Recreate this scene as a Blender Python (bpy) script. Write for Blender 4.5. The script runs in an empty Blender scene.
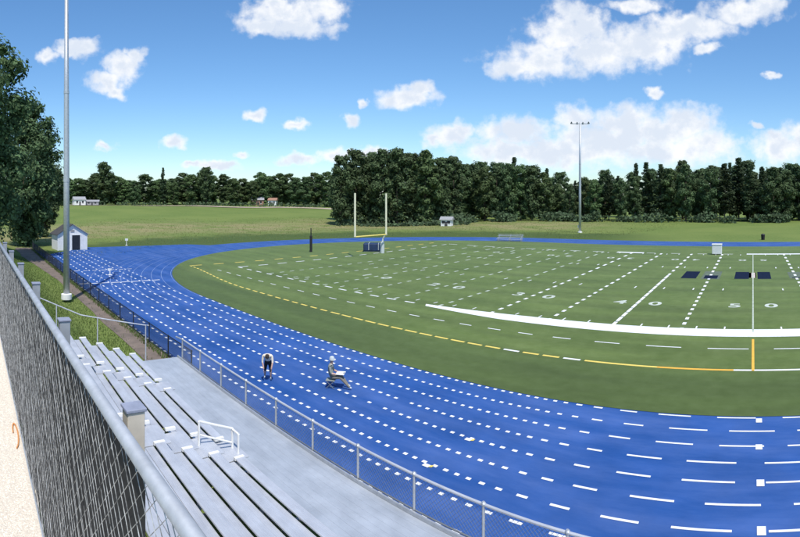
import bpy, bmesh, math, random
from mathutils import Vector, Matrix, noise as mnoise
R = math.radians
rnd = random.Random(11)

# ------------------------------------------------------------------ camera / sky / sun / exposure
F, CX, YH, H = 498.0, 753.0, 198.0, 8.87      # cylindrical panorama: pixels per radian, the column that looks along +y, horizon row, eye height over the track
sc = bpy.context.scene
col = sc.collection
cam = bpy.data.cameras.new('camera')
camo = bpy.data.objects.new('camera', cam)
col.objects.link(camo)
sc.camera = camo
cam.type = 'PANO'
cam.panorama_type = 'CENTRAL_CYLINDRICAL'
A0, A1 = (0 - CX) / F, (800 - CX) / F
AM = (A0 + A1) / 2
cam.central_cylindrical_range_u_min = A0 - AM
cam.central_cylindrical_range_u_max = A1 - AM
cam.central_cylindrical_range_v_min = (YH - 537) / F
cam.central_cylindrical_range_v_max = YH / F
cam.central_cylindrical_radius = 1.0
cam.clip_start = 0.05
cam.clip_end = 8000
camo.location = (0, 0, H)
camo.rotation_euler = (R(90), 0, -AM)

SUN_EL, SUN_AZ = R(62), R(122)                # azimuth clockwise from +y
sdir = Vector((math.sin(SUN_AZ) * math.cos(SUN_EL), math.cos(SUN_AZ) * math.cos(SUN_EL), math.sin(SUN_EL)))
sun = bpy.data.lights.new('sun', 'SUN')
sun.energy = 4.2
sun.angle = R(0.53)
sun.color = (1.0, 0.955, 0.89)
suno = bpy.data.objects.new('sun', sun)
col.objects.link(suno)
suno.rotation_euler = (-sdir).to_track_quat('-Z', 'Y').to_euler()
suno.location = (0, 0, 60)
sc.view_settings.view_transform = 'Standard'
sc.view_settings.look = 'None'
sc.view_settings.exposure = 0.12
sc.view_settings.gamma = 1.0
sc.render.engine = 'CYCLES'
sc.cycles.max_bounces = 5
sc.cycles.diffuse_bounces = 2
sc.cycles.transparent_max_bounces = 8

CLOUDS = [  # centre and half size in the sky, in units of 1/498 radian of azimuth and slope
    (285, 14, 52, 19), (262, 24, 32, 12), (322, 8, 30, 17), (300, 28, 48, 11), (275, 4, 26, 12),
    (80, 48, 24, 11), (48, 57, 12, 9), (66, 50, 16, 8),
    (122, 66, 22, 18), (106, 82, 24, 13), (132, 54, 14, 10), (116, 92, 14, 8),
    (176, 142, 19, 7), (256, 115, 13, 8), (296, 124, 15, 7), (351, 119, 12, 8), (365, 102, 7, 5),
    (408, 97, 34, 13), (394, 101, 20, 10), (420, 90, 16, 10),
    (450, 135, 28, 13), (463, 130, 14, 10), (436, 140, 16, 9),
    (540, 60, 56, 20), (565, 34, 40, 30), (600, 52, 66, 26), (640, 46, 54, 26), (572, 12, 24, 17), (520, 68, 40, 13), (588, 26, 24, 22),
    (690, 27, 60, 16), (742, 12, 44, 16), (704, 48, 18, 8), (636, 6, 34, 9), (668, 34, 40, 20), (764, 6, 28, 14),
    (515, 132, 50, 18), (560, 152, 110, 20), (625, 124, 52, 22), (684, 124, 42, 22), (704, 142, 40, 20), (610, 140, 84, 26), (500, 150, 44, 14), (576, 118, 26, 16), (655, 132, 60, 22),
    (664, 150, 90, 18), (782, 146, 36, 20), (806, 138, 34, 20), (840, 142, 44, 24), (655, 94, 13, 6), (770, 76, 8, 5), (757, 126, 9, 5), (775, 134, 14, 8),
    (298, 160, 26, 7), (337, 156, 22, 8), (105, 147, 13, 5), (216, 166, 30, 6), (240, 156, 9, 4), (372, 154, 18, 8), (190, 165, 12, 4),
]
_cr = random.Random(4)
for k in range(26):            # the sky goes on round the back in the same way
    cx = _cr.uniform(900, 2980 - 300 + 100)
    cy = _cr.choice([20, 60, 110, 140, -60, -160, -300]) + _cr.uniform(-15, 15)
    w = _cr.uniform(18, 60) * (1 + max(0, -cy) / 250)
    CLOUDS.append((cx, cy, w, w * 0.42))
    CLOUDS.append((cx + w * 0.5, cy + w * 0.1, w * 0.8, w * 0.3))

world = bpy.data.worlds.new('World')
sc.world = world
world.use_nodes = True
nt = world.node_tree
nt.nodes.clear()


def W(t, **kw):
    n = nt.nodes.new(t)
    for k, v in kw.items():
        setattr(n, k, v)
    return n


def wm(op, a, b=None, c=None):
    n = W('ShaderNodeMath', operation=op)
    for i, v in enumerate((a, b, c)):
        if v is None:
            continue
        if isinstance(v, (int, float)):
            n.inputs[i].default_value = v
        else:
            nt.links.new(v, n.inputs[i])
    return n.outputs[0]


tc = W('ShaderNodeTexCoord')
sep = W('ShaderNodeSeparateXYZ')
nt.links.new(tc.outputs['Generated'], sep.inputs[0])
SX, SY, SZ = sep.outputs
az = wm('ARCTAN2', SX, SY)
hor = wm('SQRT', wm('ADD', wm('MULTIPLY', SX, SX), wm('MULTIPLY', SY, SY)))
el = wm('DIVIDE', SZ, wm('MAXIMUM', hor, 0.02))
# azimuth wrapped so that the seam lies behind, at 3.5 rad right of +y
azw = wm('SUBTRACT', wm('WRAP', az, 4.78, 4.78 - 2 * math.pi), 0.0)
comb = W('ShaderNodeCombineXYZ')
nt.links.new(azw, comb.inputs[0])
nt.links.new(el, comb.inputs[1])
P = comb.outputs[0]
warp = W('ShaderNodeTexNoise')
warp.inputs['Scale'].default_value = 30
warp.inputs['Detail'].default_value = 5
nt.links.new(P, warp.inputs['Vector'])
wv = W('ShaderNodeVectorMath', operation='MULTIPLY_ADD')
nt.links.new(warp.outputs['Color'], wv.inputs[0])
wv.inputs[1].default_value = (0.052, 0.036, 0)
wv.inputs[2].default_value = (-0.026, -0.018, 0)
wadd = W('ShaderNodeVectorMath', operation='ADD')
nt.links.new(P, wadd.inputs[0])
nt.links.new(wv.outputs[0], wadd.inputs[1])
PW = wadd.outputs[0]
dens = None
for (cx, cy, w, h) in CLOUDS:
    a0, e0, ww, hh = (cx - CX) / F, (YH - cy) / F, w / F, h / F
    n = W('ShaderNodeVectorMath', operation='MULTIPLY_ADD')
    nt.links.new(PW, n.inputs[0])
    n.inputs[1].default_value = (1 / ww, 1 / hh, 0)
    n.inputs[2].default_value = (-a0 / ww, -e0 / hh, 0)
    ln = W('ShaderNodeVectorMath', operation='LENGTH')
    nt.links.new(n.outputs[0], ln.inputs[0])
    d = wm('SUBTRACT', 1.0, ln.outputs['Value'])
    dens = d if dens is None else wm('MAXIMUM', dens, d)
dens = wm('MAXIMUM', dens, -1.0)
nz = W('ShaderNodeTexNoise')
nz.inputs['Scale'].default_value = 34
nz.inputs['Detail'].default_value = 7
nz.inputs['Roughness'].default_value = 0.55
nt.links.new(P, nz.inputs['Vector'])
nzb = W('ShaderNodeTexNoise')
nzb.inputs['Scale'].default_value = 15
nzb.inputs['Detail'].default_value = 6
nzb.inputs['Roughness'].default_value = 0.6
off = W('ShaderNodeVectorMath', operation='ADD')
nt.links.new(P, off.inputs[0])
off.inputs[1].default_value = (0.004, 0.012, 0.3)
nt.links.new(off.outputs[0], nzb.inputs['Vector'])
field = wm('ADD', dens, wm('MULTIPLY', wm('SUBTRACT', nz.outputs['Fac'], 0.5), 1.35))
mr = W('ShaderNodeMapRange', interpolation_type='SMOOTHSTEP')
nt.links.new(field, mr.inputs['Value'])
mr.inputs['From Min'].default_value = -0.14
mr.inputs['From Max'].default_value = 0.68
alpha = mr.outputs[0]
mr2 = W('ShaderNodeMapRange', interpolation_type='SMOOTHSTEP')
nt.links.new(wm('ADD', wm('MULTIPLY', nzb.outputs['Fac'], 1.5), wm('MULTIPLY', field, -0.45)), mr2.inputs['Value'])
mr2.inputs['From Min'].default_value = 0.28
mr2.inputs['From Max'].default_value = 0.74
ramp = W('ShaderNodeMix', data_type='RGBA')
nt.links.new(mr2.outputs[0], ramp.inputs['Factor'])
ramp.inputs['A'].default_value = (0.70, 0.765, 0.87, 1)
ramp.inputs['B'].default_value = (0.96, 0.965, 0.975, 1)
sky = W('ShaderNodeTexSky', sky_type='NISHITA')
sky.sun_disc = False
sky.sun_elevation = SUN_EL
sky.sun_rotation = SUN_AZ
sky.altitude = 100
sky.air_density = 1.0
sky.dust_density = 0.7
sky.ozone_density = 2.6
hsv = W('ShaderNodeHueSaturation')
hsv.inputs['Saturation'].default_value = 1.15
tint = W('ShaderNodeMix', data_type='RGBA', blend_type='MULTIPLY')
tint.inputs['Factor'].default_value = 1.0
tint.inputs['B'].default_value = (0.95, 1.03, 1.09, 1)
nt.links.new(sky.outputs[0], tint.inputs['A'])
nt.links.new(tint.outputs['Result'], hsv.inputs['Color'])
bg1 = W('ShaderNodeBackground')
bg1.inputs['Strength'].default_value = 0.15
nt.links.new(hsv.outputs[0], bg1.inputs['Color'])
bg2 = W('ShaderNodeBackground')
nt.links.new(ramp.outputs['Result'], bg2.inputs['Color'])
bg2.inputs['Strength'].default_value = 1.0
mixs = W('ShaderNodeMixShader')
nt.links.new(wm('MULTIPLY', alpha, 0.97), mixs.inputs[0])
nt.links.new(bg1.outputs[0], mixs.inputs[1])
nt.links.new(bg2.outputs[0], mixs.inputs[2])
wo = W('ShaderNodeOutputWorld')
nt.links.new(mixs.outputs[0], wo.inputs[0])
world.cycles.sampling_method = 'MANUAL'
world.cycles.sample_map_resolution = 512


# ------------------------------------------------------------------ helpers
def ground(px, py, z=0.0):
    """world point where the ray through a photo pixel meets height z"""
    r = (H - z) * F / (py - YH)
    a = (px - CX) / F
    return Vector((r * math.sin(a), r * math.cos(a), z))


def at(px, r, z=0.0):
    a = (px - CX) / F
    return Vector((r * math.sin(a), r * math.cos(a), z))


def mat(name, c, rough=0.8, metal=0.0, var=0.12, scale=3.0, bump=0.0, bscale=None, c2=None, detail=4.0, spec=0.5, coord='Object', island=0.0, obj=0.0):
    m = bpy.data.materials.new(name)
    m.use_nodes = True
    t = m.node_tree
    b = t.nodes['Principled BSDF']
    b.inputs['Roughness'].default_value = rough
    b.inputs['Metallic'].default_value = metal
    b.inputs['Specular IOR Level'].default_value = spec
    tcn = t.nodes.new('ShaderNodeTexCoord')
    if coord == 'World':
        g = t.nodes.new('ShaderNodeNewGeometry')
        vec = g.outputs['Position']
    else:
        vec = tcn.outputs['Object']
    n = t.nodes.new('ShaderNodeTexNoise')
    n.inputs['Scale'].default_value = scale
    n.inputs['Detail'].default_value = detail
    n.inputs['Roughness'].default_value = 0.6
    t.links.new(vec, n.inputs['Vector'])
    mr_ = t.nodes.new('ShaderNodeMapRange')
    mr_.inputs['From Min'].default_value = 0.3
    mr_.inputs['From Max'].default_value = 0.7
    t.links.new(n.outputs['Fac'], mr_.inputs['Value'])
    mx = t.nodes.new('ShaderNodeMix')
    mx.data_type = 'RGBA'
    t.links.new(mr_.outputs[0], mx.inputs['Factor'])
    if c2 is None:
        mx.inputs['A'].default_value = (*[v * (1 - var) for v in c], 1)
        mx.inputs['B'].default_value = (*[min(1, v * (1 + var)) for v in c], 1)
    else:
        mx.inputs['A'].default_value = (*c, 1)
        mx.inputs['B'].default_value = (*c2, 1)
    out = mx.outputs['Result']
    if island or obj:
        h = t.nodes.new('ShaderNodeHueSaturation')
        t.links.new(out, h.inputs['Color'])
        val = None
        if island:
            g = t.nodes.new('ShaderNodeNewGeometry')
            v1 = t.nodes.new('ShaderNodeMapRange')
            t.links.new(g.outputs['Random Per Island'], v1.inputs['Value'])
            v1.inputs['To Min'].default_value = 1 - island
            v1.inputs['To Max'].default_value = 1 + island
            val = v1.outputs[0]
        if obj:
            oi = t.nodes.new('ShaderNodeObjectInfo')
            v2 = t.nodes.new('ShaderNodeMapRange')
            t.links.new(oi.outputs['Random'], v2.inputs['Value'])
            v2.inputs['To Min'].default_value = 1 - obj
            v2.inputs['To Max'].default_value = 1 + obj
            v3 = t.nodes.new('ShaderNodeMapRange')
            t.links.new(oi.outputs['Random'], v3.inputs['Value'])
            v3.inputs['To Min'].default_value = 0.485
            v3.inputs['To Max'].default_value = 0.515
            t.links.new(v3.outputs[0], h.inputs['Hue'])
            if val is None:
                val = v2.outputs[0]
            else:
                mm = t.nodes.new('ShaderNodeMath')
                mm.operation = 'MULTIPLY'
                t.links.new(val, mm.inputs[0])
                t.links.new(v2.outputs[0], mm.inputs[1])
                val = mm.outputs[0]
        t.links.new(val, h.inputs['Value'])
        out = h.outputs[0]
    t.links.new(out, b.inputs['Base Color'])
    if bump:
        n2 = t.nodes.new('ShaderNodeTexNoise')
        n2.inputs['Scale'].default_value = bscale or scale * 6
        n2.inputs['Detail'].default_value = 5
        t.links.new(vec, n2.inputs['Vector'])
        bp = t.nodes.new('ShaderNodeBump')
        bp.inputs['Strength'].default_value = bump
        bp.inputs['Distance'].default_value = 0.02
        t.links.new(n2.outputs['Fac'], bp.inputs['Height'])
        t.links.new(bp.outputs[0], b.inputs['Normal'])
    return m


class MB:
    """collects shapes; build() links them as one mesh object"""
    def __init__(s):
        s.v, s.f, s.m = [], [], []

    def quad(s, a, b, c, d, mi=0):
        i = len(s.v)
        s.v += [tuple(a), tuple(b), tuple(c), tuple(d)]
        s.f.append((i, i + 1, i + 2, i + 3))
        s.m.append(mi)

    def rect(s, x0, x1, y0, y1, z, mi=0):
        s.quad((x0, y0, z), (x1, y0, z), (x1, y1, z), (x0, y1, z), mi)

    def poly(s, pts, mi=0):
        i = len(s.v)
        s.v += [tuple(p) for p in pts]
        s.f.append(tuple(range(i, i + len(pts))))
        s.m.append(mi)

    def box(s, x0, x1, y0, y1, z0, z1, mi=0):
        i = len(s.v)
        s.v += [(x0, y0, z0), (x1, y0, z0), (x1, y1, z0), (x0, y1, z0), (x0, y0, z1), (x1, y0, z1), (x1, y1, z1), (x0, y1, z1)]
        for f in ((0, 3, 2, 1), (4, 5, 6, 7), (0, 1, 5, 4), (1, 2, 6, 5), (2, 3, 7, 6), (3, 0, 4, 7)):
            s.f.append(tuple(i + k for k in f))
            s.m.append(mi)

    def tube(s, p, q, r0, r1=None, n=8, cap=True, mi=0):
        p, q = Vector(p), Vector(q)
        r1 = r0 if r1 is None else r1
        d = (q - p).normalized()
        u = d.orthogonal().normalized()
        w = d.cross(u)
        i = len(s.v)
        for c, r in ((p, r0), (q, r1)):
            for k in range(n):
                t = 2 * math.pi * (k + 0.5) / n
                s.v.append(tuple(c + u * math.cos(t) * r + w * math.sin(t) * r))
        for k in range(n):
            s.f.append((i + k, i + (k + 1) % n, i + n + (k + 1) % n, i + n + k))
            s.m.append(mi)
        if cap:
            s.f.append(tuple(i + k for k in reversed(range(n))))
            s.f.append(tuple(i + n + k for k in range(n)))
            s.m += [mi, mi]

    def path(s, pts, r, n=8, mi=0):
        for a, b in zip(pts, pts[1:]):
            s.tube(a, b, r, r, n, True, mi)

    def lathe(s, prof, c=(0, 0, 0), n=12, mi=0):
        i = len(s.v)
        for r, z in prof:
            for k in range(n):
                t = 2 * math.pi * k / n
                s.v.append((c[0] + r * math.cos(t), c[1] + r * math.sin(t), c[2] + z))
        for j in range(len(prof) - 1):
            for k in range(n):
                s.f.append((i + j * n + k, i + j * n + (k + 1) % n, i + (j + 1) * n + (k + 1) % n, i + (j + 1) * n + k))
                s.m.append(mi)
        s.f.append(tuple(i + k for k in reversed(range(n))))
        s.f.append(tuple(i + (len(prof) - 1) * n + k for k in range(n)))
        s.m += [mi, mi]

    def mesh(s, name, mats, smooth=False):
        me = bpy.data.meshes.new(name)
        me.from_pydata(s.v, [], s.f)
        for m in (mats if isinstance(mats, (list, tuple)) else [mats]):
            me.materials.append(m)
        me.polygons.foreach_set('material_index', s.m)
        if smooth:
            me.polygons.foreach_set('use_smooth', [True] * len(s.f))
        me.update()
        return me

    def build(s, name, mats, parent=None, loc=None, smooth=False, bevel=0.0):
        o = bpy.data.objects.new(name, s.mesh(name, mats, smooth))
        col.objects.link(o)
        if parent:
            o.parent = parent
        if loc is not None:
            o.location = loc
        if bevel:
            b = o.modifiers.new('bevel', 'BEVEL')
            b.width = bevel
            b.segments = 2
            b.limit_method = 'ANGLE'
        return o


def tag(o, label=None, cat=None, group=None, kind=None):
    if label:
        o['label'] = label
    if cat:
        o['category'] = cat
    if group:
        o['group'] = group
    if kind:
        o['kind'] = kind
    return o


def thing(name, label, cat, loc=(0, 0, 0), rz=0.0, group=None):
    o = bpy.data.objects.new(name, None)
    o.empty_display_size = 0.3
    col.objects.link(o)
    o.location = loc
    o.rotation_euler = (0, 0, rz)
    return tag(o, label, cat, group)


def part(me, name, parent, loc=(0, 0, 0), rot=(0, 0, 0), sc_=(1, 1, 1)):
    o = bpy.data.objects.new(name, me)
    col.objects.link(o)
    o.parent = parent
    o.location = loc
    o.rotation_euler = rot
    o.scale = sc_
    return o


def copy_tree(o, parent=None):
    c = o.copy()
    col.objects.link(c)
    c.parent = parent
    for ch in list(o.children):
        copy_tree(ch, c)
    return c


def sstep(a, b, x):
    t = max(0.0, min(1.0, (x - a) / (b - a)))
    return t * t * (3 - 2 * t)


# ------------------------------------------------------------------ materials
M = {}
M['track'] = mat('track_blue', (0.022, 0.082, 0.280), 0.85, var=0.14, scale=0.35, bump=0.3, bscale=60, coord='World', detail=8, spec=0.3)
M['line'] = mat('line_white', (0.74, 0.75, 0.76), 0.7, var=0.1, scale=5, coord='World')
M['line_soft'] = mat('line_worn_white', (0.22, 0.30, 0.50), 0.8, var=0.2, scale=2, coord='World')
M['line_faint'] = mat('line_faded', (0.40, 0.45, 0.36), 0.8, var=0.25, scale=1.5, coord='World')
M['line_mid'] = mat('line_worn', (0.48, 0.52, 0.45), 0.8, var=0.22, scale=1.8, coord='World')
M['yellow'] = mat('line_yellow', (0.74, 0.57, 0.12), 0.7, var=0.12, scale=3, coord='World')
M['orange'] = mat('line_orange', (0.80, 0.42, 0.05), 0.7, var=0.1, scale=3, coord='World')
M['navy'] = mat('paint_navy', (0.007, 0.013, 0.034), 0.9, spec=0.1, var=0.2, scale=3, coord='World')
M['pinkish'] = mat('paint_pale', (0.60, 0.50, 0.44), 0.7, var=0.2, scale=3, coord='World')
M['greygreen'] = mat('paint_worn', (0.10, 0.13, 0.085), 0.8, var=0.3, scale=2, coord='World')
M['alu'] = mat('aluminium_plank', (0.55, 0.57, 0.61), 0.5, 0.35, var=0.09, scale=2.2, bump=0.05, bscale=30, coord='World')
M['deck'] = mat('aluminium_deck', (0.40, 0.44, 0.49), 0.55, 0.25, var=0.10, scale=1.4, bump=0.15, bscale=50, coord='World')
M['galv'] = mat('galvanised_steel', (0.50, 0.52, 0.54), 0.45, 0.55, var=0.12, scale=6, coord='World')
M['rail_dull'] = mat('dull_rail', (0.36, 0.385, 0.42), 0.65, 0.2, var=0.18, scale=5, coord='World')
M['galv_dark'] = mat('weathered_steel', (0.20, 0.22, 0.24), 0.6, 0.4, var=0.2, scale=5, coord='World')
M['wire'] = mat('fence_wire', (0.015, 0.015, 0.016), 0.5, 0.3, c2=(0.72, 0.72, 0.71), scale=10, detail=6, coord='World')
M['black_wire'] = mat('black_vinyl', (0.012, 0.013, 0.014), 0.6, var=0.2, scale=4, coord='World')
M['fence_shade'] = mat('black_fence_shade', (0.010, 0.011, 0.013), 0.85, var=0.3, scale=3, coord='World')
M['tan_post'] = mat('post_tan', (0.55, 0.49, 0.40), 0.7, var=0.12, scale=5, coord='World')
M['grey_post'] = mat('post_grey', (0.34, 0.36, 0.38), 0.6, 0.2, var=0.1, scale=5, coord='World')
M['cap'] = mat('post_cap', (0.26, 0.28, 0.35), 0.6, var=0.12, scale=8, coord='World')
M['white'] = mat('white_paint', (0.76, 0.76, 0.74), 0.55, var=0.06, scale=4)
M['wallwhite'] = mat('white_siding', (0.75, 0.75, 0.74), 0.7, var=0.08, scale=2)
M['shingle'] = mat('roof_shingle', (0.055, 0.055, 0.06), 0.9, var=0.3, scale=4)
M['greyroof'] = mat('roof_pale', (0.30, 0.30, 0.31), 0.85, var=0.15, scale=4)
M['doordark'] = mat('dark_opening', (0.012, 0.014, 0.02), 0.5, var=0.2, scale=3)
M['brick'] = mat('brick_far', (0.30, 0.17, 0.12), 0.85, var=0.15, scale=2)
M['bark'] = mat('bark', (0.09, 0.07, 0.052), 0.95, var=0.35, scale=7, bump=0.6, bscale=25)
M['leaf_a'] = mat('leaf_oak', (0.100, 0.150, 0.066), 0.75, var=0.35, scale=0.5, island=0.45, obj=0.22, spec=0.25)
M['leaf_b'] = mat('leaf_maple', (0.112, 0.168, 0.066), 0.75, var=0.35, scale=0.5, island=0.45, obj=0.22, spec=0.25)
M['leaf_p'] = mat('needle_pine', (0.086, 0.128, 0.066), 0.75, var=0.35, scale=0.5, island=0.45, obj=0.2, spec=0.25)
M['post_white'] = mat('goal_post_paint', (0.72, 0.70, 0.52), 0.5, var=0.06, scale=2)
M['goal_yellow'] = mat('goal_bar_yellow', (0.72, 0.60, 0.16), 0.5, var=0.06, scale=2)
M['matblue'] = mat('mat_cover', (0.012, 0.03, 0.09), 0.6, var=0.25, scale=1.5)
M['dirt'] = mat('bare_dirt', (0.11, 0.088, 0.072), 0.95, c2=(0.22, 0.17, 0.135), scale=0.9, bump=0.6, bscale=9, coord='World')
M['sand'] = mat('dry_sand', (0.40, 0.33, 0.24), 0.95, var=0.2, scale=0.3, coord='World')
M['gravel'] = mat('gravel_bed', (0.58, 0.51, 0.42), 0.95, c2=(0.78, 0.71, 0.60), scale=22, bump=1.0, bscale=45, coord='World', detail=6)
M['pebble'] = mat('pebble', (0.78, 0.71, 0.60), 0.85, var=0.10, scale=2, island=0.16)
M['turf'] = mat('artificial_turf', (0.084, 0.124, 0.026), 0.9, c2=(0.116, 0.156, 0.042), scale=0.16, bump=0.5, bscale=40, coord='World', detail=9, spec=0.2)
_t = M['turf'].node_tree
_b = _t.nodes['Principled BSDF']
_b.inputs['Sheen Weight'].default_value = 0.18
_b.inputs['Sheen Roughness'].default_value = 0.4
_b.inputs['Sheen Tint'].default_value = (0.75, 0.85, 0.55, 1)
_src = _b.inputs['Base Color'].links[0].from_socket
_g = _t.nodes.new('ShaderNodeNewGeometry')
_s = _t.nodes.new('ShaderNodeSeparateXYZ')
_t.links.new(_g.outputs['Position'], _s.inputs[0])
_n = _t.nodes.new('ShaderNodeTexNoise')
_n.inputs['Scale'].default_value = 0.5
_n.inputs['Detail'].default_value = 6
_mp = _t.nodes.new('ShaderNodeMapping')
_mp.inputs['Scale'].default_value = (0.16, 1.0, 1.0)
_t.links.new(_g.outputs['Position'], _mp.inputs[0])
_t.links.new(_mp.outputs[0], _n.inputs['Vector'])
_ad = _t.nodes.new('ShaderNodeMath')
_ad.operation = 'MULTIPLY_ADD'
_t.links.new(_n.outputs['Fac'], _ad.inputs[0])
_ad.inputs[1].default_value = 1.2
_t.links.new(_s.outputs[1], _ad.inputs[2])
_mr = _t.nodes.new('ShaderNodeMapRange')
_t.links.new(_ad.outputs[0], _mr.inputs['Value'])
_mr.inputs['From Min'].default_value = 25.4
_mr.inputs['From Max'].default_value = 26.6
_mx = _t.nodes.new('ShaderNodeMix')
_mx.data_type = 'RGBA'
_t.links.new(_mr.outputs[0], _mx.inputs['Factor'])
_mx.inputs['A'].default_value = (0.070, 0.103, 0.026, 1)
_t.links.new(_src, _mx.inputs['B'])
_st = _t.nodes.new('ShaderNodeMapRange')
_t.links.new(_n.outputs['Fac'], _st.inputs['Value'])
_st.inputs['From Min'].default_value = 0.3
_st.inputs['From Max'].default_value = 0.7
_st.inputs['To Min'].default_value = 0.80
_st.inputs['To Max'].default_value = 1.18
_hs = _t.nodes.new('ShaderNodeHueSaturation')
_t.links.new(_mx.outputs['Result'], _hs.inputs['Color'])
_t.links.new(_st.outputs[0], _hs.inputs['Value'])
_t.links.new(_hs.outputs[0], _b.inputs['Base Color'])


def streaks(m_, stretch, scale, lo, hi, dlo, dhi):
    t_ = m_.node_tree
    b_ = t_.nodes['Principled BSDF']
    src = b_.inputs['Base Color'].links[0].from_socket
    g_ = t_.nodes.new('ShaderNodeNewGeometry')
    mp_ = t_.nodes.new('ShaderNodeMapping')
    mp_.inputs['Scale'].default_value = stretch
    t_.links.new(g_.outputs['Position'], mp_.inputs[0])
    n_ = t_.nodes.new('ShaderNodeTexNoise')
    n_.inputs['Scale'].default_value = scale
    n_.inputs['Detail'].default_value = 8
    n_.inputs['Roughness'].default_value = 0.65
    t_.links.new(mp_.outputs[0], n_.inputs['Vector'])
    r_ = t_.nodes.new('ShaderNodeMapRange')
    t_.links.new(n_.outputs['Fac'], r_.inputs['Value'])
    r_.inputs['From Min'].default_value = 0.3
    r_.inputs['From Max'].default_value = 0.7
    r_.inputs['To Min'].default_value = lo
    r_.inputs['To Max'].default_value = hi
    q_ = t_.nodes.new('ShaderNodeMapRange')
    t_.links.new(n_.outputs['Fac'], q_.inputs['Value'])
    q_.inputs['From Min'].default_value = 0.3
    q_.inputs['From Max'].default_value = 0.7
    q_.inputs['To Min'].default_value = dlo
    q_.inputs['To Max'].default_value = dhi
    h_ = t_.nodes.new('ShaderNodeHueSaturation')
    t_.links.new(src, h_.inputs['Color'])
    t_.links.new(r_.outputs[0], h_.inputs['Value'])
    t_.links.new(q_.outputs[0], h_.inputs['Saturation'])
    t_.links.new(h_.outputs[0], b_.inputs['Base Color'])


def translucent(m_, f):
    t_ = m_.node_tree
    b_ = t_.nodes['Principled BSDF']
    out = t_.nodes['Material Output']
    tr = t_.nodes.new('ShaderNodeBsdfTranslucent')
    t_.links.new(b_.inputs['Base Color'].links[0].from_socket, tr.inputs['Color'])
    mx_ = t_.nodes.new('ShaderNodeMixShader')
    mx_.inputs[0].default_value = f
    t_.links.new(b_.outputs[0], mx_.inputs[1])
    t_.links.new(tr.outputs[0], mx_.inputs[2])
    t_.links.new(mx_.outputs[0], out.inputs['Surface'])


streaks(M['track'], (0.25, 1.0, 1.0), 0.7, 0.84, 1.18, 1.06, 0.90)
streaks(M['deck'], (0.5, 1.6, 1.0), 1.2, 0.88, 1.12, 1.0, 0.8)
streaks(M['turf'], (1.0, 1.0, 1.0), 1.3, 0.86, 1.14, 1.05, 0.95)


def ribs(m_, scale, strength):
    t_ = m_.node_tree
    b_ = t_.nodes['Principled BSDF']
    tc_ = t_.nodes.new('ShaderNodeTexCoord')
    w_ = t_.nodes.new('ShaderNodeTexWave')
    w_.wave_type = 'BANDS'
    w_.bands_direction = 'Y'
    w_.inputs['Scale'].default_value = scale
    t_.links.new(tc_.outputs['Object'], w_.inputs['Vector'])
    bp_ = t_.nodes.new('ShaderNodeBump')
    bp_.inputs['Strength'].default_value = strength
    bp_.inputs['Distance'].default_value = 0.006
    t_.links.new(w_.outputs['Fac'], bp_.inputs['Height'])
    old = b_.inputs['Normal'].links
    if old:
        t_.links.new(old[0].from_socket, bp_.inputs['Normal'])
    t_.links.new(bp_.outputs[0], b_.inputs['Normal'])


ribs(M['alu'], 7.0, 0.35)
ribs(M['deck'], 6.0, 0.25)
streaks(M['alu'], (0.35, 2.0, 2.0), 1.6, 0.86, 1.1, 1.1, 0.8)
for k_ in ('leaf_a', 'leaf_b', 'leaf_p'):
    translucent(M[k_], 0.35)
M['blade'] = mat('grass_blade', (0.075, 0.115, 0.03), 0.8, var=0.3, scale=0.4, island=0.35, spec=0.2)
M['dryblade'] = mat('dry_grass_blade', (0.175, 0.18, 0.068), 0.85, c2=(0.11, 0.15, 0.042), scale=0.06, island=0.3, spec=0.2)
M['skin'] = mat('skin', (0.52, 0.33, 0.25), 0.6, var=0.05)
M['cream'] = mat('cream_shirt', (0.80, 0.71, 0.55), 0.85, var=0.06)
M['blackcloth'] = mat('black_cloth', (0.015, 0.015, 0.018), 0.9, var=0.2)
M['hair'] = mat('dark_hair', (0.03, 0.022, 0.016), 0.7, var=0.2)
M['sage'] = mat('sage_cloth', (0.25, 0.27, 0.24), 0.9, var=0.1)
M['khaki'] = mat('khaki_cloth', (0.20, 0.18, 0.145), 0.9, var=0.12)
M['palegrey'] = mat('pale_cloth', (0.50, 0.54, 0.54), 0.85, var=0.08)
M['rope'] = mat('orange_cord', (0.62, 0.28, 0.10), 0.7, var=0.1)

# grass ground: lush and dry zones by where they lie
m = M['ground'] = bpy.data.materials.new('meadow')
m.use_nodes = True
t = m.node_tree
b = t.nodes['Principled BSDF']
b.inputs['Roughness'].default_value = 0.95
b.inputs['Specular IOR Level'].default_value = 0.15
g = t.nodes.new('ShaderNodeNewGeometry')


def gnoise(scale, detail=5, off=(0, 0, 0), rough=0.6, stretch=(1, 1, 1)):
    mp = t.nodes.new('ShaderNodeMapping')
    mp.inputs['Location'].default_value = off
    mp.inputs['Scale'].default_value = stretch
    t.links.new(g.outputs['Position'], mp.inputs[0])
    n = t.nodes.new('ShaderNodeTexNoise')
    n.inputs['Scale'].default_value = scale
    n.inputs['Detail'].default_value = detail
    n.inputs['Roughness'].default_value = rough
    t.links.new(mp.outputs[0], n.inputs['Vector'])
    return n.outputs['Fac']


def gmath(op, a, b_=None, c=None):
    n = t.nodes.new('ShaderNodeMath')
    n.operation = op
    for i, v in enumerate((a, b_, c)):
        if v is None:
            continue
        if isinstance(v, (int, float)):
            n.inputs[i].default_value = v
        else:
            t.links.new(v, n.inputs[i])
    return n.outputs[0]


def gramp(v, lo, hi):
    n = t.nodes.new('ShaderNodeMapRange')
    n.interpolation_type = 'SMOOTHSTEP'
    t.links.new(v, n.inputs['Value'])
    n.inputs['From Min'].default_value = lo
    n.inputs['From Max'].default_value = hi
    return n.outputs[0]


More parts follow.
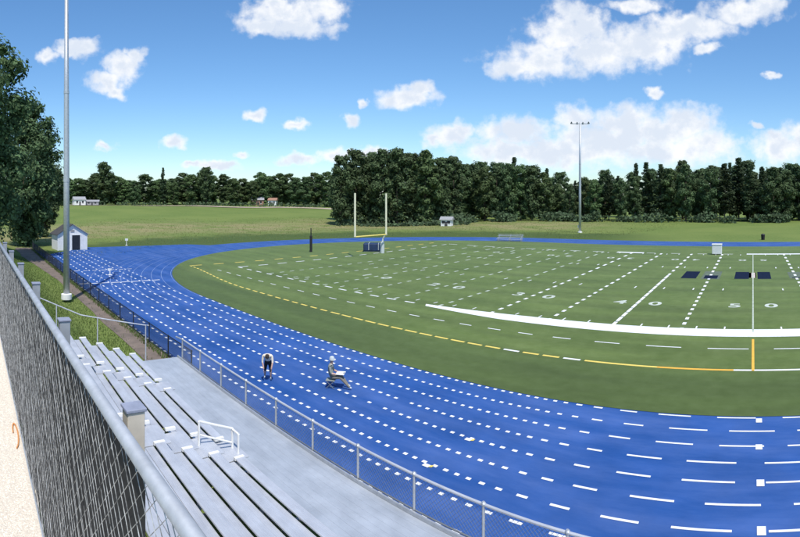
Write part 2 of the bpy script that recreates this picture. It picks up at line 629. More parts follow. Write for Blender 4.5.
def gmix(f, a, b_):
    n = t.nodes.new('ShaderNodeMix')
    n.data_type = 'RGBA'
    t.links.new(f, n.inputs['Factor'])
    for s_, v in (('A', a), ('B', b_)):
        if isinstance(v, tuple):
            n.inputs[s_].default_value = (*v, 1)
        else:
            t.links.new(v, n.inputs[s_])
    return n.outputs['Result']


gs = t.nodes.new('ShaderNodeSeparateXYZ')
t.links.new(g.outputs['Position'], gs.inputs[0])
base = gmix(gramp(gnoise(0.05, 7), 0.35, 0.65), (0.105, 0.160, 0.036), (0.158, 0.205, 0.052))
base = gmix(gramp(gnoise(1.6, 6), 0.35, 0.7), base, (0.160, 0.205, 0.058))
# dry strip of unmown grass outside the far turn
dist = gmath('SQRT', gmath('ADD', gmath('POWER', gmath('ADD', gs.outputs[0], 40.0), 2.0), gmath('POWER', gmath('SUBTRACT', gs.outputs[1], 55.6), 2.0)))
dz = gmath('ADD', dist, gmath('MULTIPLY', gmath('SUBTRACT', gnoise(0.045, 5, (7, 3, 0)), 0.5), 60))
ring = gmath('MULTIPLY', gramp(dz, 62, 82), gmath('SUBTRACT', 1.0, gramp(dz, 98, 128)))
leftonly = gramp(gmath('MULTIPLY', gs.outputs[0], -1.0), 30, 70)
ring = gmath('MULTIPLY', gmath('MULTIPLY', ring, leftonly), gramp(gnoise(0.12, 6, (1, 9, 0)), 0.30, 0.62))
base = gmix(gmath('MULTIPLY', ring, 0.85), base, (0.27, 0.235, 0.115))
d2 = gmath('ADD', dist, gmath('MULTIPLY', gmath('SUBTRACT', gnoise(0.10, 5, (2, 5, 0)), 0.5), 26))
rough_band = gmath('MULTIPLY', gmath('SUBTRACT', 1.0, gramp(d2, 58, 68)), gramp(gmath('MULTIPLY', gs.outputs[0], -1.0), 10, 40))
rough_band = gmath('MULTIPLY', rough_band, gramp(gs.outputs[1], 10, 18))
base = gmix(gmath('MULTIPLY', rough_band, 0.85), base, (0.055, 0.088, 0.026))
t.links.new(base, b.inputs['Base Color'])
bn = t.nodes.new('ShaderNodeBump')
bn.inputs['Strength'].default_value = 0.8
bn.inputs['Distance'].default_value = 0.12
t.links.new(gnoise(5.0, 6), bn.inputs['Height'])
t.links.new(bn.outputs[0], b.inputs['Normal'])

# ------------------------------------------------------------------ terrain
FY0, FY1 = 32.7, 78.5             # near and far football sideline
CYC = (FY0 + FY1) / 2             # 55.6
RI, RO = 35.5, 44.7               # inner and outer radius of the turns
CL, CRT = -40.0, 40.0             # centres of the two turns
BX0, BX1 = -21.6, 7.0             # the bleacher runs from x BX0 to BX1
DECK_Z, DECK_Y0, DECK_Y1 = 1.42, 7.06, 8.95
BROT, BSH = -0.025, -0.09       # the stand is turned a little against the track
TOPZ = 3.85                       # gravel terrace behind the bleacher


def terrain_z(x, y):
    end = sstep(-24, -30, x) if x < 0 else 0.0
    if y > 1.1:
        hill = (TOPZ - 0.75) * (1 - sstep(1.1, 4.6, y))
    else:
        hill = TOPZ
    hill = hill * (1 - end) + end * TOPZ * (1 - sstep(0.75, 8.2, y))
    hill *= 1 - 0.45 * sstep(-35, -95, x)
    rise = 5.0 * sstep(105, 300, -x)
    lump = 0.0
    d = math.hypot(x - max(CL, min(CRT, x)), y - CYC)
    if d > RO + 6:
        lump = (mnoise.noise(Vector((x * 0.02, y * 0.02, 0))) * 0.9 + mnoise.noise(Vector((x * 0.08, y * 0.08, 3))) * 0.18) * sstep(RO + 6, RO + 40, d)
        if y < 12:
            lump *= sstep(-40, -90, x) * 0.6
    flat = -0.03
    return flat + hill + rise + lump


def axis(lo, hi, n0, n1, step):
    v = [n0 + step * i for i in range(int((n1 - n0) / step) + 1)]
    s, p = step, n0
    left = []
    while p > lo:
        s *= 1.13
        p -= s
        left.append(p)
    s, p = step, v[-1]
    right = []
    while p < hi:
        s *= 1.13
        p += s
        right.append(p)
    return left[::-1] + v + right


xs = axis(-1800, 1800, -110, 60, 1.0)
ys = axis(-1500, 1800, -8, 14, 0.5)
mb = MB()
nx = len(xs)
mb.v = [(x, y, terrain_z(x, y)) for y in ys for x in xs]
for j in range(len(ys) - 1):
    for i in range(nx - 1):
        mb.f.append((j * nx + i, j * nx + i + 1, (j + 1) * nx + i + 1, (j + 1) * nx + i))
        mb.m.append(0)
tag(mb.build('ground', M['ground'], smooth=True), kind='structure')

# gravel terrace
mb = MB()
gx = [-21.2 + 0.5 * i for i in range(62)]
for i in range(len(gx) - 1):
    for (ya, yb) in ((-5, -3), (-3, -1), (-1, 0.0), (0.0, 1.09)):
        e = lambda x: mnoise.noise(Vector((x * 0.9, 0, 5))) * 0.05
        mb.quad((gx[i], ya, TOPZ + 0.008), (gx[i + 1], ya, TOPZ + 0.008), (gx[i + 1], yb + (e(gx[i + 1]) if yb > 0.5 else 0), TOPZ + 0.008), (gx[i], yb + (e(gx[i]) if yb > 0.5 else 0), TOPZ + 0.008))
gravel = tag(mb.build('gravel_path', M['gravel']), kind='structure')
mb = MB()
for k in range(22000):
    x = -3.5 - 17 * (rnd.random() ** 1.5)
    y = rnd.uniform(-0.55, 0.99)
    s = rnd.uniform(0.006, 0.016)
    i = len(mb.v)
    a = rnd.random() * 6.28
    c_, s_ = math.cos(a), math.sin(a)
    z = TOPZ + 0.008
    e1, e2, hh = s * rnd.uniform(0.8, 1.4), s * rnd.uniform(0.6, 1.0), s * rnd.uniform(0.5, 0.9)
    mb.v += [(x + c_ * e1, y + s_ * e1, z), (x - s_ * e2, y + c_ * e2, z), (x - c_ * e1, y - s_ * e1, z), (x + s_ * e2, y - c_ * e2, z), (x + rnd.uniform(-.3, .3) * s, y + rnd.uniform(-.3, .3) * s, z + hh)]
    for q in range(4):
        mb.f.append((i + q, i + (q + 1) % 4, i + 4))
        mb.m.append(0)
tag(mb.build('gravel', M['pebble']), 'loose pale pebbles on the terrace behind the chain link fence', 'gravel', kind='stuff')

# dirt strip between the bank and the track
mb = MB()
prev = None
for i in range(34):
    x = -21.7 - 2.0 * i
    ya = 9.35 + 0.35 * mnoise.noise(Vector((x * 0.22, 1, 0))) - 1.6 * sstep(-50, -80, x)
    yb = 10.75
    cur = ((x, ya, 0.006 + max(0, terrain_z(x, ya) + 0.03)), (x, yb, 0.006 + max(0, terrain_z(x, yb) + 0.03)))
    if prev:
        mb.quad(prev[0], cur[0], cur[1], prev[1])
    prev = cur
mb.rect(-21.7, 8, 9.35, 10.75, -0.012)
tag(mb.build('dirt_path', M['dirt']), kind='structure')
# sandy track at the foot of the far woods
mb = MB()
prev = None
for i in range(26):
    p0 = at(30 + i * 13, 278 + 5 * math.sin(i * 0.7))
    p1 = at(30 + i * 13, 287 + 5 * math.sin(i * 0.7))
    p0.z = terrain_z(p0.x, p0.y) + 0.25
    p1.z = terrain_z(p1.x, p1.y) + 0.25
    if prev:
        mb.quad(prev[0], prev[1], p1, p0)
    prev = (p0, p1)
tag(mb.build('sandy_path', M['sand']), kind='structure')

# ------------------------------------------------------------------ track
def oval(r, n=48):
    pts = []
    for k in range(n + 1):
        a = -math.pi / 2 + math.pi * k / n
        pts.append((CRT + r * math.cos(a), CYC + r * math.sin(a)))
    for k in range(n + 1):
        a = math.pi / 2 + math.pi * k / n
        pts.append((CL + r * math.cos(a), CYC + r * math.sin(a)))
    return pts


mb = MB()
mb.poly([(x, y, 0.0) for x, y in oval(RO)])
track = tag(mb.build('running_track', M['track']), kind='structure')
mb = MB()       # sprint chute with its paved apron
yo = CYC - RO
mb.poly([(CL, yo, 0.004)] + [(CL + RO * math.cos(a), CYC + RO * math.sin(a), 0.004) for a in [(-math.pi / 2 - math.pi / 2 * 0.82 * k / 14) for k in range(15)]] + [(-86.5, 40, 0.004), (-87.2, yo + 10, 0.004), (-87.2, yo, 0.004)])
mb.build('sprint_chute', M['track'], track)

D0 = CYC - RI                     # 20.1: inner edge of the near straight
PITCH = (RO - RI - 0.1) / 8


def period(x):
    ax = abs(x)
    p = 2.6 - 2.1 * sstep(0.5, 8.5, ax)
    p *= 1 - 0.15 * sstep(6, 10, ax)
    return p + 0.14 * sstep(12, 20, ax) + 0.8 * sstep(21, 46, ax) + 0.6 * sstep(50, 70, ax)


ZL = 0.009
for k in range(9):
    y = D0 - 0.04 - PITCH * k
    w = 0.075
    mb = MB()
    x = 14.0 + rnd.uniform(0, 0.8)
    x = x if k % 2 else x - 0.6
    xend = -41.0 if k == 0 else -86.0
    while x > xend:
        p = period(x)
        L = p * (0.40 + 0.24 * (1 - sstep(0, 8, abs(x)))) * rnd.uniform(0.92, 1.06)
        if rnd.random() > 0.02:
            w = 0.048 + 0.02 * sstep(3, 10, abs(x))
            mb.rect(x - L, x, y - w, y + w, ZL)
        x -= p * rnd.uniform(0.97, 1.03)
    # worn solid line round the left turn and back along the far straight
    rr = RI + 0.04 + PITCH * k
    prev = None
    for q in range(61):
        a = -math.pi / 2 - math.pi * q / 60
        c_, s_ = math.cos(a), math.sin(a)
        cur = ((CL + (rr - .022) * c_, CYC + (rr - .022) * s_, ZL + .003), (CL + (rr + .022) * c_, CYC + (rr + .022) * s_, ZL + .003))
        if prev:
            mb.quad(prev[0], prev[1], cur[1], cur[0], 1)
        prev = cur
    mb.rect(CL, CRT, CYC + rr - .03, CYC + rr + .03, ZL + .003, 1)
    mb.build('lane_line', [M['line'], M['line_soft']], track)
mb = MB()                         # start line across the chute and short tick marks
for k in range(8):
    mb.rect(-50.25, -50.0, D0 - PITCH * (k + 1) + 0.1, D0 - PITCH * k - 0.1, ZL + .006)
mb.build('start_line', M['line'], track)
mb = MB()
for k in range(8):
    mb.rect(-59.2, -59.0, D0 - PITCH * (k + 1) + 0.3, D0 - PITCH * k - 0.3, ZL + .006)
mb.build('start_line', M['line'], track)
for (px, py) in ((759, 420.5), (759, 447), (760.5, 483), (761.5, 531)):      # small square lane marks by the finish
    p = ground(px, py, 0.02)
    mb = MB()
    mb.rect(p.x - .12, p.x + .12, p.y - .16, p.y + .2, ZL + .006)
    mb.build('lane_mark', M['line'], track)
for k, (px, py) in enumerate(((427, 465.5), (469, 439.5))):                   # exchange-zone marks, white with a yellow tip
    p = ground(px, py, 0.02)
    mb = MB()
    mb.rect(p.x - .16, p.x + .08, p.y - .08, p.y + .10, ZL + .006)
    mb.quad((p.x + .08, p.y - .04, ZL + .006), (p.x + .18, p.y + .02, ZL + .006), (p.x + .18, p.y + .16, ZL + .006), (p.x + .08, p.y + .10, ZL + .006), 1)
    mb.build('zone_mark', [M['line'], M['yellow']], track)

# ------------------------------------------------------------------ infield
mb = MB()
mb.poly([(x, y, 0.014) for x, y in oval(RI - 0.1)])
turf = tag(mb.build('turf_field', M['turf']), kind='structure')
ZM = 0.020
YD = 0.965


def dashrow(mb, x0, x1, y, w, per, duty, mi=0, jit=0.06):
    x = x0
    while x < x1:
        mb.rect(x, min(x1, x + per * duty), y - w, y + w, ZM, mi)
        x += per * rnd.uniform(1 - jit, 1 + jit)


for k in range(-10, 11):          # yard lines, broken by wear
    x = k * 5 * YD
    mb = MB()
    if k == 0:
        mb.rect(-0.06, 0.06, FY0 + 0.2, FY1, ZM + .003, 1)
    y = FY0 + 0.3
    while y < FY1 - 0.4 and k != 0:
        p = 1.5 + 2.4 * sstep(36, 75, y)
        if k == -2 and y < 55:
            L = p * 0.86
        else:
            L = p * 0.42
        w = 0.13 + 0.04 * sstep(40, 75, y)
        mb.rect(x - w, x + w, y, min(y + L, FY1 - 0.3), ZM + .003)
        y += p
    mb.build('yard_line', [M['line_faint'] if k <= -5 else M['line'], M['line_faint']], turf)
mb = MB()
mb.rect(-0.07, 0.07, CYC - 30.1, FY0 - 1.5, ZM + .006)
mb.build('midfield_line_extension', M['orange'], turf)
# sidelines
mb = MB()
mb.poly([(-25.4, FY0 + .25, ZM), (-25.0, FY0 - .35, ZM), (-18, FY0 - .9, ZM), (25, FY0 - 1.0, ZM), (25, FY0 + .9, ZM), (-16, FY0 + .85, ZM)])
mb.build('team_area_band', M['line'], turf)
mb = MB()
dashrow(mb, -54.9, -25.6, FY0, 0.11, 2.1, 0.5)
dashrow(mb, 25.6, 54.9, FY0, 0.11, 2.1, 0.5)
mb.build('sideline', M['line'], turf)
mb = MB()
mb.rect(-22, -17.5, FY1 - .5, FY1 + .7, ZM)
mb.rect(-1.0, 25, FY1 - .5, FY1 + .7, ZM)
dashrow(mb, -54.9, -22.5, FY1, 0.13, 4.2, 0.45)
dashrow(mb, -17, -1.2, FY1, 0.13, 4.2, 0.35)
mb.build('sideline', M['line'], turf)
mb = MB()
for xe in (-54.9, 54.9):
    y = FY0
    while y < FY1:
        mb.rect(xe - .13, xe + .13, y, y + 1.5, ZM + .003)
        y += 3.1
mb.build('end_line', M['line'], turf)
mb = MB()                         # restraint dashes between the band and the soccer touch line
x = -54
while x < 30:
    p = 2.3 + 1.6 * sstep(-18, -3, x)
    mb.rect(x, x + p * (0.42 + .2 * sstep(-14, -3, x)), 29.2 - .06, 29.2 + .06, ZM)
    x += p
mb.build('restraint_line', M['line'], turf)
mb = MB()                         # soccer touch line, yellow and white dashes, then solid
x = -59.0
k = 0
while x < 30:
    y = 25.6 + 2.2 * sstep(-42, -60, x)
    p = 1.25 if x < -10 else 2.0
    y2 = 25.6 + 2.2 * sstep(-42, -60, x + p)
    duty = 0.62 if x < -30 else (0.80 if x < -10 else 1.0)
    L = p * duty
    mi = 1 if (k % 3 or x < -16) and x < -6.5 else 0
    if -5.6 < x < -2.6:
        mi = 2
    mb.quad((x, y - .10, ZM), (x + L, y + (y2 - y) * duty - .10, ZM), (x + L, y + (y2 - y) * duty + .10, ZM), (x, y + .10, ZM), mi)
    x += p
    k += 1
for q in range(16):               # its left end line
    y = 28 + q * 3.3
    mb.rect(-59.1, -58.8, y, y + 1.5, ZM, 1)
mb.build('touch_line', [M['line'], M['yellow'], M['orange']], turf)
mb = MB()                         # one-yard ticks by the sidelines and on the hash rows
for k in range(-49, 50):
    x = k * YD
    if k % 5 == 0:
        continue
    if k % 2 == 0:
        mb.rect(x - .05, x + .05, FY0 + 0.9, FY0 + 1.5, ZM)
        mb.rect(x - .06, x + .06, FY1 - 1.5, FY1 - 0.6, ZM)
    if k % 3 == 0:
        mb.rect(x - .06, x + .06, 47.7, 48.6, ZM)
        mb.rect(x - .07, x + .07, 62.6, 63.6, ZM)
mb.build('hash_mark', M['line'], turf)


def text_mesh(s, size):
    cu = bpy.data.curves.new('t', 'FONT')
    cu.body = s
    cu.size = size
    cu.align_x = 'CENTER'
    cu.offset = 0.045
    o = bpy.data.objects.new('t', cu)
    col.objects.link(o)
    dg = bpy.context.evaluated_depsgraph_get()
    me = bpy.data.meshes.new_from_object(o.evaluated_get(dg))
    bpy.data.objects.remove(o)
    me.materials.clear()
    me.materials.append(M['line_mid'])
    return me


digits = {d: text_mesh(d, 1.95) for d in '012345'}
for n in range(-4, 5):
    num = str(50 - 10 * abs(n))
    for near in (True, False):
        y = 40.3 if near else FY1 - 7.0
        for j, ch in enumerate(num):
            sx = (-1.5 if j == 0 else 1.5) * (1 if near else -1)
            o = part(digits[ch], 'yard_number', turf, (n * 10 * YD + sx, y, ZM + .004), (0, 0, 0 if near else math.pi), (1.15, 1, 1))
# midfield wordmark: navy blocks edged in pale paint
for (px, w, dark, dy) in ((691, 1.7, 1, 5.2), (712, 1.5, 0.45, 5.0), (742, 1.6, 1, 5.2), (764, 1.5, 1, 5.2), (797, 1.4, 0.12, 4.0)):
    c = at(px, 57.0 / math.cos((px - CX) / F))
    mb = MB()
    y0 = c.y - dy / 2
    mb.rect(c.x - w / 2 - .28, c.x + w / 2 + .28, y0 - .35, y0 + dy + .35, ZM + .002, 1)
    mb.rect(c.x - w / 2, c.x + w / 2, y0, y0 + dy * dark, ZM + .006)
    mb.build('midfield_letter', [M['navy'], M['turf'] if dark == 1 else M['greygreen']], turf)
mb = MB()
c = at(753, 57.0)
mb.rect(c.x - .5, c.x + .35, 55.2, 59.0, ZM + .002)
mb.build('midfield_letter', M['pinkish'], turf)

# ------------------------------------------------------------------ bleacher
NR = 8
TREAD, RISE = 0.765, 0.295
SY0, SZ0 = 6.72, 1.86              # lowest seat: centre y and top z
bl = thing('bleacher_stand', 'long aluminium bleacher stand with bench rows stepping down to a walkway', 'bleacher', (0, BSH, 0), BROT)
sections = ((BX0 + 0.15, -18.1), (-17.1, -12.95), (-11.75, BX1))
for i in range(NR):
    y, z = SY0 - TREAD * i, SZ0 + RISE * i
    for si, (xa, xb) in enumerate(sections):
        mb = MB()
        mb.box(xa, xb, y - .135, y + .135, z - .045, z)
        st = mb.build('seat_plank', M['alu'], bl, bevel=0.01)
        for s in (xa, xb):
            m2 = MB()
            m2.box(s - .05, s + .05, y - .145, y + .145, z - .06, z + .012)
            m2.build('end_cap', M['white'], st)
        for q in range(2):
            yy = y + 0.27 + q * 0.232
            if i == 0:
                continue
            m2 = MB()
            m2.box(xa, xb, yy - .112, yy + .112, z - .43, z - .385)
            m2.build('foot_plank', M['alu'], bl, bevel=0.008)
    # steps in the aisle between the sections
    if i < NR - 1:
        m2 = MB()
        m2.box(-18.0, -17.2, y - .36, y + .36, z - .14, z - .10)
        m2.build('aisle_step', M['alu'], bl, bevel=0.008)
        m2 = MB()
        m2.box(-12.88, -11.82, y - .36, y + .36, z - .14, z - .10)
        m2.build('aisle_step', M['alu'], bl, bevel=0.008)
for i in range(9):                 # walkway planks
    w = (DECK_Y1 - DECK_Y0) / 9
    mb = MB()
    mb.box(BX0, BX1, DECK_Y0 + w * i + .0012, DECK_Y0 + w * (i + 1) - .0012, DECK_Z - .05, DECK_Z)
    mb.build('deck_plank', M['deck'], bl)
mb = MB()
mb.box(BX0, BX1, DECK_Y1 + .003, DECK_Y1 + .05, DECK_Z - .26, DECK_Z + .09)
mb.build('toe_board', M['galv'], bl)
x = BX0 + .2
while x < BX1:                     # sloping frames and legs under the rows
    mb = MB()
    mb.tube((x, DECK_Y0, DECK_Z - .10), (x, SY0 - TREAD * (NR - 1), SZ0 + RISE * (NR - 1) - .52), .04, n=6)
    mb.tube((x, DECK_Y0, DECK_Z - .10), (x, DECK_Y1, DECK_Z - .10), .04, n=6)
    mb.build('stringer', M['galv_dark'], bl)
    for y in (DECK_Y1 - .15, DECK_Y0 + .1, 5.0):
        zt = DECK_Z - .1 if y > 7 else DECK_Z - .1 + (DECK_Y0 - y) / TREAD * RISE
        mb = MB()
        mb.tube((x, y, min(-.03, zt - .1) if y > 5.5 else terrain_z(x, y) - .05), (x, y, zt), .038, n=6)
        mb.build('support_leg', M['galv_dark'], bl)
    for i in range(NR):
        y, z = SY0 - TREAD * i, SZ0 + RISE * i
        mb = MB()
        mb.box(x - .03, x + .03, y - .05, y + .05, z - .50, z - .047)
        mb.build('seat_bracket', M['galv_dark'], bl)
    x += 2.4
# end guard rail following the slope
er = thing('end_guard_rail', 'sloping pale pipe guard rail at the open end of the bleacher rows', 'railing', (BX0 - 0.06, BSH + BROT * (BX0 - 0.06), 0), BROT)
pts = [(0, 1.5, 3.95 + 1.02), (0, 4.4, 3.68), (0, 7.45, 3.02)]
mb = MB()
mb.path(pts, .026)
mb.build('top_rail', M['alu'], er)
for (y, zt, zb) in ((1.6, 4.9, 3.2), (3.3, 4.15, 2.2), (5.15, 3.52, 1.0), (7.42, 3.03, -.03)):
    mb = MB()
    mb.tube((0, y, zb), (0, y, zt), .026)
    mb.build('post', M['alu'], er)
# aisle hand rail
ar = thing('aisle_hand_rail', 'bent white pipe hand rail in the aisle between the two bench blocks', 'railing', (-12.45, BSH + BROT * -12.45, 0), BROT)
mb = MB()
mb.path([(0, 6.9, 1.42), (0, 6.9, 2.30), (0, 5.85, 2.72), (0, 5.85, 2.05)], .035)
mb.path([(.35, 6.9, 1.42), (.35, 6.9, 2.28), (0, 6.9, 2.28)], .032)
mb.build('pipe', M['white'], ar)
mb = MB()
mb.path([(0, 6.9, 1.9), (0, 5.85, 2.35)], .028)
mb.build('lower_pipe', M['white'], ar)
mb = MB()
mb.box(-.75, .8, 6.62, 6.95, 1.64, 1.70)
mb.build('step_tread', M['white'], ar)

# front railing
fr = thing('front_railing', 'silver pipe railing with wire infill along the front of the walkway', 'railing', (0, BSH + DECK_Y1 + .10, DECK_Z), BROT)
RH = 0.92
posts = [-20.95 + 1.935 * i for i in range(15)]
for x in posts:
    mb = MB()
    mb.tube((x, 0, -.32), (x, 0, RH), .036)
    po = mb.build('post', M['galv'], fr)
    m2 = MB()
    m2.lathe([(.05, 0), (.055, .03), (.03, .06)], (x, 0, RH))
    m2.build('post_cap', M['galv'], po)
mb = MB()
mb.tube((posts[0], 0, RH), (posts[-1], 0, RH), .034)
mb.build('top_rail', M['alu'], fr)
mb = MB()
mb.tube((posts[0], 0, .09), (posts[-1], 0, .09), .022)
mb.build('bottom_rail', M['galv_dark'], fr)
# return of the railing at the end of the walkway
mb = MB()
mb.tube((posts[0], 0, RH), (posts[0] - .55, -.1, RH), .03)
mb.build('rail_return', M['galv'], fr)


def chain_mesh(L, Hh, pitch, r, wob=0.0):
    """two families of slanting wires in the x-z plane, from x 0 to L, z 0 to Hh; zig-zag like woven chain link"""
    m_ = MB()
    for s in (1, -1):
        k = -Hh if s > 0 else 0.0
        while k < (L if s > 0 else L + Hh):
            if s > 0:
                za, zb = max(0, -k), min(Hh, L - k)
                p, q = (k + za, za), (k + zb, zb)
            else:
                za, zb = max(0, k - L), min(Hh, k)
                p, q = (k - za, za), (k - zb, zb)
            if zb - za > 0.02:
                j = rnd.uniform(-wob, wob)
                m_.tube((p[0], s * r + j, p[1]), (q[0], s * r + j, q[1]), r, r, 4, False)
            k += pitch
    return m_


mb = chain_mesh(posts[-1] - posts[0], RH - .12, 0.11, 0.0035)
o = mb.build('wire_mesh', M['galv_dark'], fr, (posts[0], 0, .09))
o['kind'] = 'stuff'

# ------------------------------------------------------------------ tall chain link fence behind the bleacher
FYY, FTOP = 1.06, 7.20
fx0, fx1 = -21.3, 2.5
cf = thing('chain_link_fence', 'tall chain link fence with added black shade sheet between gravel terrace and bleacher', 'fence', (0, FYY, TOPZ - 0.05))
FH = FTOP - TOPZ + 0.05
mb = MB()
mb.tube((fx0, 0, FH), (fx1, 0, FH), .050, n=16)
mb.build('top_rail', M['rail_dull'], cf, smooth=True)
mb = MB()
mb.tube((fx0, 0, .12), (fx1, 0, .12), .02, n=8)
mb.build('bottom_wire', M['galv'], cf)
mb = chain_mesh(fx1 - fx0, FH - .1, 0.165, 0.0031, .008)
o = mb.build('wire_mesh', M['wire'], cf, (fx0, 0, .06))
o['kind'] = 'stuff'
mb = MB()  # added black sheet standing in for the shade seen through the mesh
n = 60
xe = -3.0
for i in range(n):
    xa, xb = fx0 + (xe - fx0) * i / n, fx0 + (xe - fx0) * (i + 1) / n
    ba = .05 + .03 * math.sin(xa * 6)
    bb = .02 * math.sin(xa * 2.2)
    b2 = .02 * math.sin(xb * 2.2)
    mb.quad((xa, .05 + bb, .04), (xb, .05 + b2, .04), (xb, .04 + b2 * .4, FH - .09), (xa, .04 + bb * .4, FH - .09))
sc_ = mb.build('added_shade_sheet', M['fence_shade'], cf, smooth=True)
for k in range(9):
    x = 2.2 - 3.05 * k if k < 8 else fx0
    x = -3.75 - 2.95 * (k - 2) if k < 8 else fx0 - 0.02
    m2 = MB()
    w = .072
    if k == 8:
        m2.tube((x, 0, 0), (x, 0, FH + .06), .05, n=10)
        m2.build('end_post', M['galv'], cf)
        continue
    m2.box(x - w, x + w, .14, .14 + 2 * w, -.3, FH - .01)
    po = m2.build('post', M['tan_post'] if k == 2 else M['grey_post'], cf, bevel=.008)
    m3 = MB()
    m3.box(x - w - .012, x + w + .012, .128, .14 + 2 * w + .012, FH - .007, FH + .02)
    m3.build('post_cap', M['cap'], po, bevel=.006)
    m4 = MB()
    m4.box(x - .02, x + .02, .03, .145, FH - .3, FH - .25)
    m4.build('bracket', M['galv'], po)

# orange cord on the gravel
mb = MB()
c = ground(13, 437, TOPZ)
mb.path([(c.x + .55 * math.cos(a), c.y + .08 * math.sin(a) + .02 * a, TOPZ + .03 + .01 * (i % 2)) for i, a in enumerate([0.3 + 0.32 * q for q in range(14)])], 0.016, n=5)
tag(mb.build('cord', M['rope']), 'loop of orange cord lying on the pale gravel', 'cord')

# low black fence on the outer edge of the track
bf = thing('track_fence', 'low black wire fence along the outer edge of the blue track', 'fence', (-86.0, 10.72, 0))
mb = chain_mesh(63.5, 1.15, .11, .0055)
o = mb.build('wire_mesh', M['black_wire'], bf, (0, 0, .03))
o['kind'] = 'stuff'
mb = MB()
mb.tube((0, 0, 1.2), (63.5, 0, 1.2), .025, n=6)
mb.build('top_rail', M['black_wire'], bf)
pm = MB()
pm.tube((0, 0, -.1), (0, 0, 1.24), .035, n=8)
pm = pm.mesh('post', M['black_wire'])
for k in range(22):
    part(pm, 'post', bf, (k * 3.02, 0, 0))

# ------------------------------------------------------------------ light poles
def light_pole(px, r, z, h, r0, label, face, lamps):
    p = at(px, r, z)
    root = thing('light_pole', label, 'light pole', p, 0, 'floodlight poles beside the track')
    m1 = MB()
    m1.lathe([(r0 * 1.7, -.2), (r0 * 1.7, .25), (r0 * 1.05, .3)], n=14)
    m1.build('footing', M['wallwhite'], root)
    m1 = MB()
    m1.lathe([(r0, .2), (r0 * .93, h * .35), (r0 * .8, h * .62), (r0 * .55, h)], n=14)
    m1.build('mast', M['galv'], root, smooth=True)
    for k in range(2):
        m1 = MB()
        zz = h * (.35 + .27 * k)
        rr = r0 * (.93 - .13 * k) + .02
        m1.lathe([(rr, zz), (rr, zz + .25)], n=14)
        m1.build('mast_collar', M['galv'], root)
    fx = Vector((math.cos(face), math.sin(face), 0))       # along the cross arm
    fy = Vector((-fx.y, fx.x, 0))
    m1 = MB()
    m1.tube(Vector((0, 0, h - .35)) - fx * 2.3, Vector((0, 0, h - .35)) + fx * 2.3, .1, n=8)
    arm = m1.build('cross_arm', M['galv'], root)
    for k in range(lamps):
        c_ = Vector((0, 0, h - .1)) + fx * (-2.2 + 4.4 * k / (lamps - 1)) + Vector((0, 0, .35 * abs(k - (lamps - 1) / 2) / lamps))
        m1 = MB()
        d = (fy * .8 + Vector((0, 0, -.45))).normalized()
        m1.tube(c_ - d * .1, c_ + d * .42, .12, .30, n=10)
        m1.tube(c_ - d * .30, c_ - d * .1, .09, .12, n=8)
        m1.tube(c_, c_ - Vector((0, 0, .30)), .03, n=5)
        m1.build('floodlight', M['galv_dark'], arm)
    m1 = MB()
    m1.box(-r0 * 1.6, -r0 * .9, -.2, .2, 1.2, 1.9)
    m1.build('control_box', M['galv'], root)
    return root


light_pole(66.5, 42.6, 0.42, 28.0, .27, 'grey steel floodlight pole standing on the grass beside the bleacher', R(-20), 4)
light_pole(580, 128.0, -0.03, 28.3, .34, 'grey floodlight pole with lamps standing before the woods across the field', R(20), 4)

# ------------------------------------------------------------------ shed
p = at(72.5, 84.5)
sh = thing('storage_shed', 'white gabled shed with dark doorway at the end of the sprint chute', 'shed', (p.x, p.y, 0.0), R(6))
W2, DP, WH_, GH = 2.55, 4.0, 2.75, 4.35       # half width (along y), depth (along -x), wall and ridge height
mb = MB()
mb.poly([(0, -W2, -.3), (0, W2, -.3), (0, W2, WH_), (0, 0, GH), (0, -W2, WH_)])
mb.poly([(-DP, W2, -.3), (-DP, -W2, -.3), (-DP, -W2, WH_), (-DP, 0, GH), (-DP, W2, WH_)])
mb.quad((-DP, -W2, -.3), (0, -W2, -.3), (0, -W2, WH_), (-DP, -W2, WH_))
mb.quad((0, W2, -.3), (-DP, W2, -.3), (-DP, W2, WH_), (0, W2, WH_))
wl = mb.build('wall', M['wallwhite'], sh)
for k in range(11):                            # clapboards on the gable front
    z = .1 + k * .25
    m2 = MB()
    m2.box(.003, .022, -W2 + .12, -.62, z, z + .235)
    m2.build('clapboard', M['wallwhite'], wl)
    m2 = MB()
    m2.box(.003, .022, 1.52, W2 - .12, z, z + .235)
    m2.build('clapboard', M['wallwhite'], wl)
for s, mt in ((-1, M['shingle']), (1, M['greyroof'])):  # left slope darker: its shade is put into the roof colour
    m2 = MB()
    dy, dz_ = s * (W2 + .3), (GH - WH_) / W2
    n_ = Vector((0, s * dz_, 1)).normalized() * .1
    a_ = Vector((.3, 0, GH + .02)); b_ = Vector((.3, dy, GH + .02 - dz_ * (W2 + .3)))
    c_ = Vector((-DP - .3, dy, b_.z)); d_ = Vector((-DP - .3, 0, a_.z))
    up = Vector((0, 0, .1))
    P8 = [a_, b_, c_, d_, a_ + up, b_ + up, c_ + up, d_ + up]
    i0 = len(m2.v)
    m2.v += [tuple(v) for v in P8]
    for f in ((0, 1, 2, 3), (4, 7, 6, 5), (0, 4, 5, 1), (1, 5, 6, 2), (2, 6, 7, 3), (3, 7, 4, 0)):
        m2.f.append(f)
        m2.m.append(0)
    m2.build('roof', mt, sh)
for s in (-1, 1):
    m2 = MB()
    m2.box(.003, .05, s * W2 - .1, s * W2 + .1, -.2, WH_ - .05)
    m2.build('corner_board', M['white'], sh)
m2 = MB()
m2.box(.003, .03, -.1, 1.35, .05, 2.55)
dr = m2.build('doorway', M['doordark'], sh)
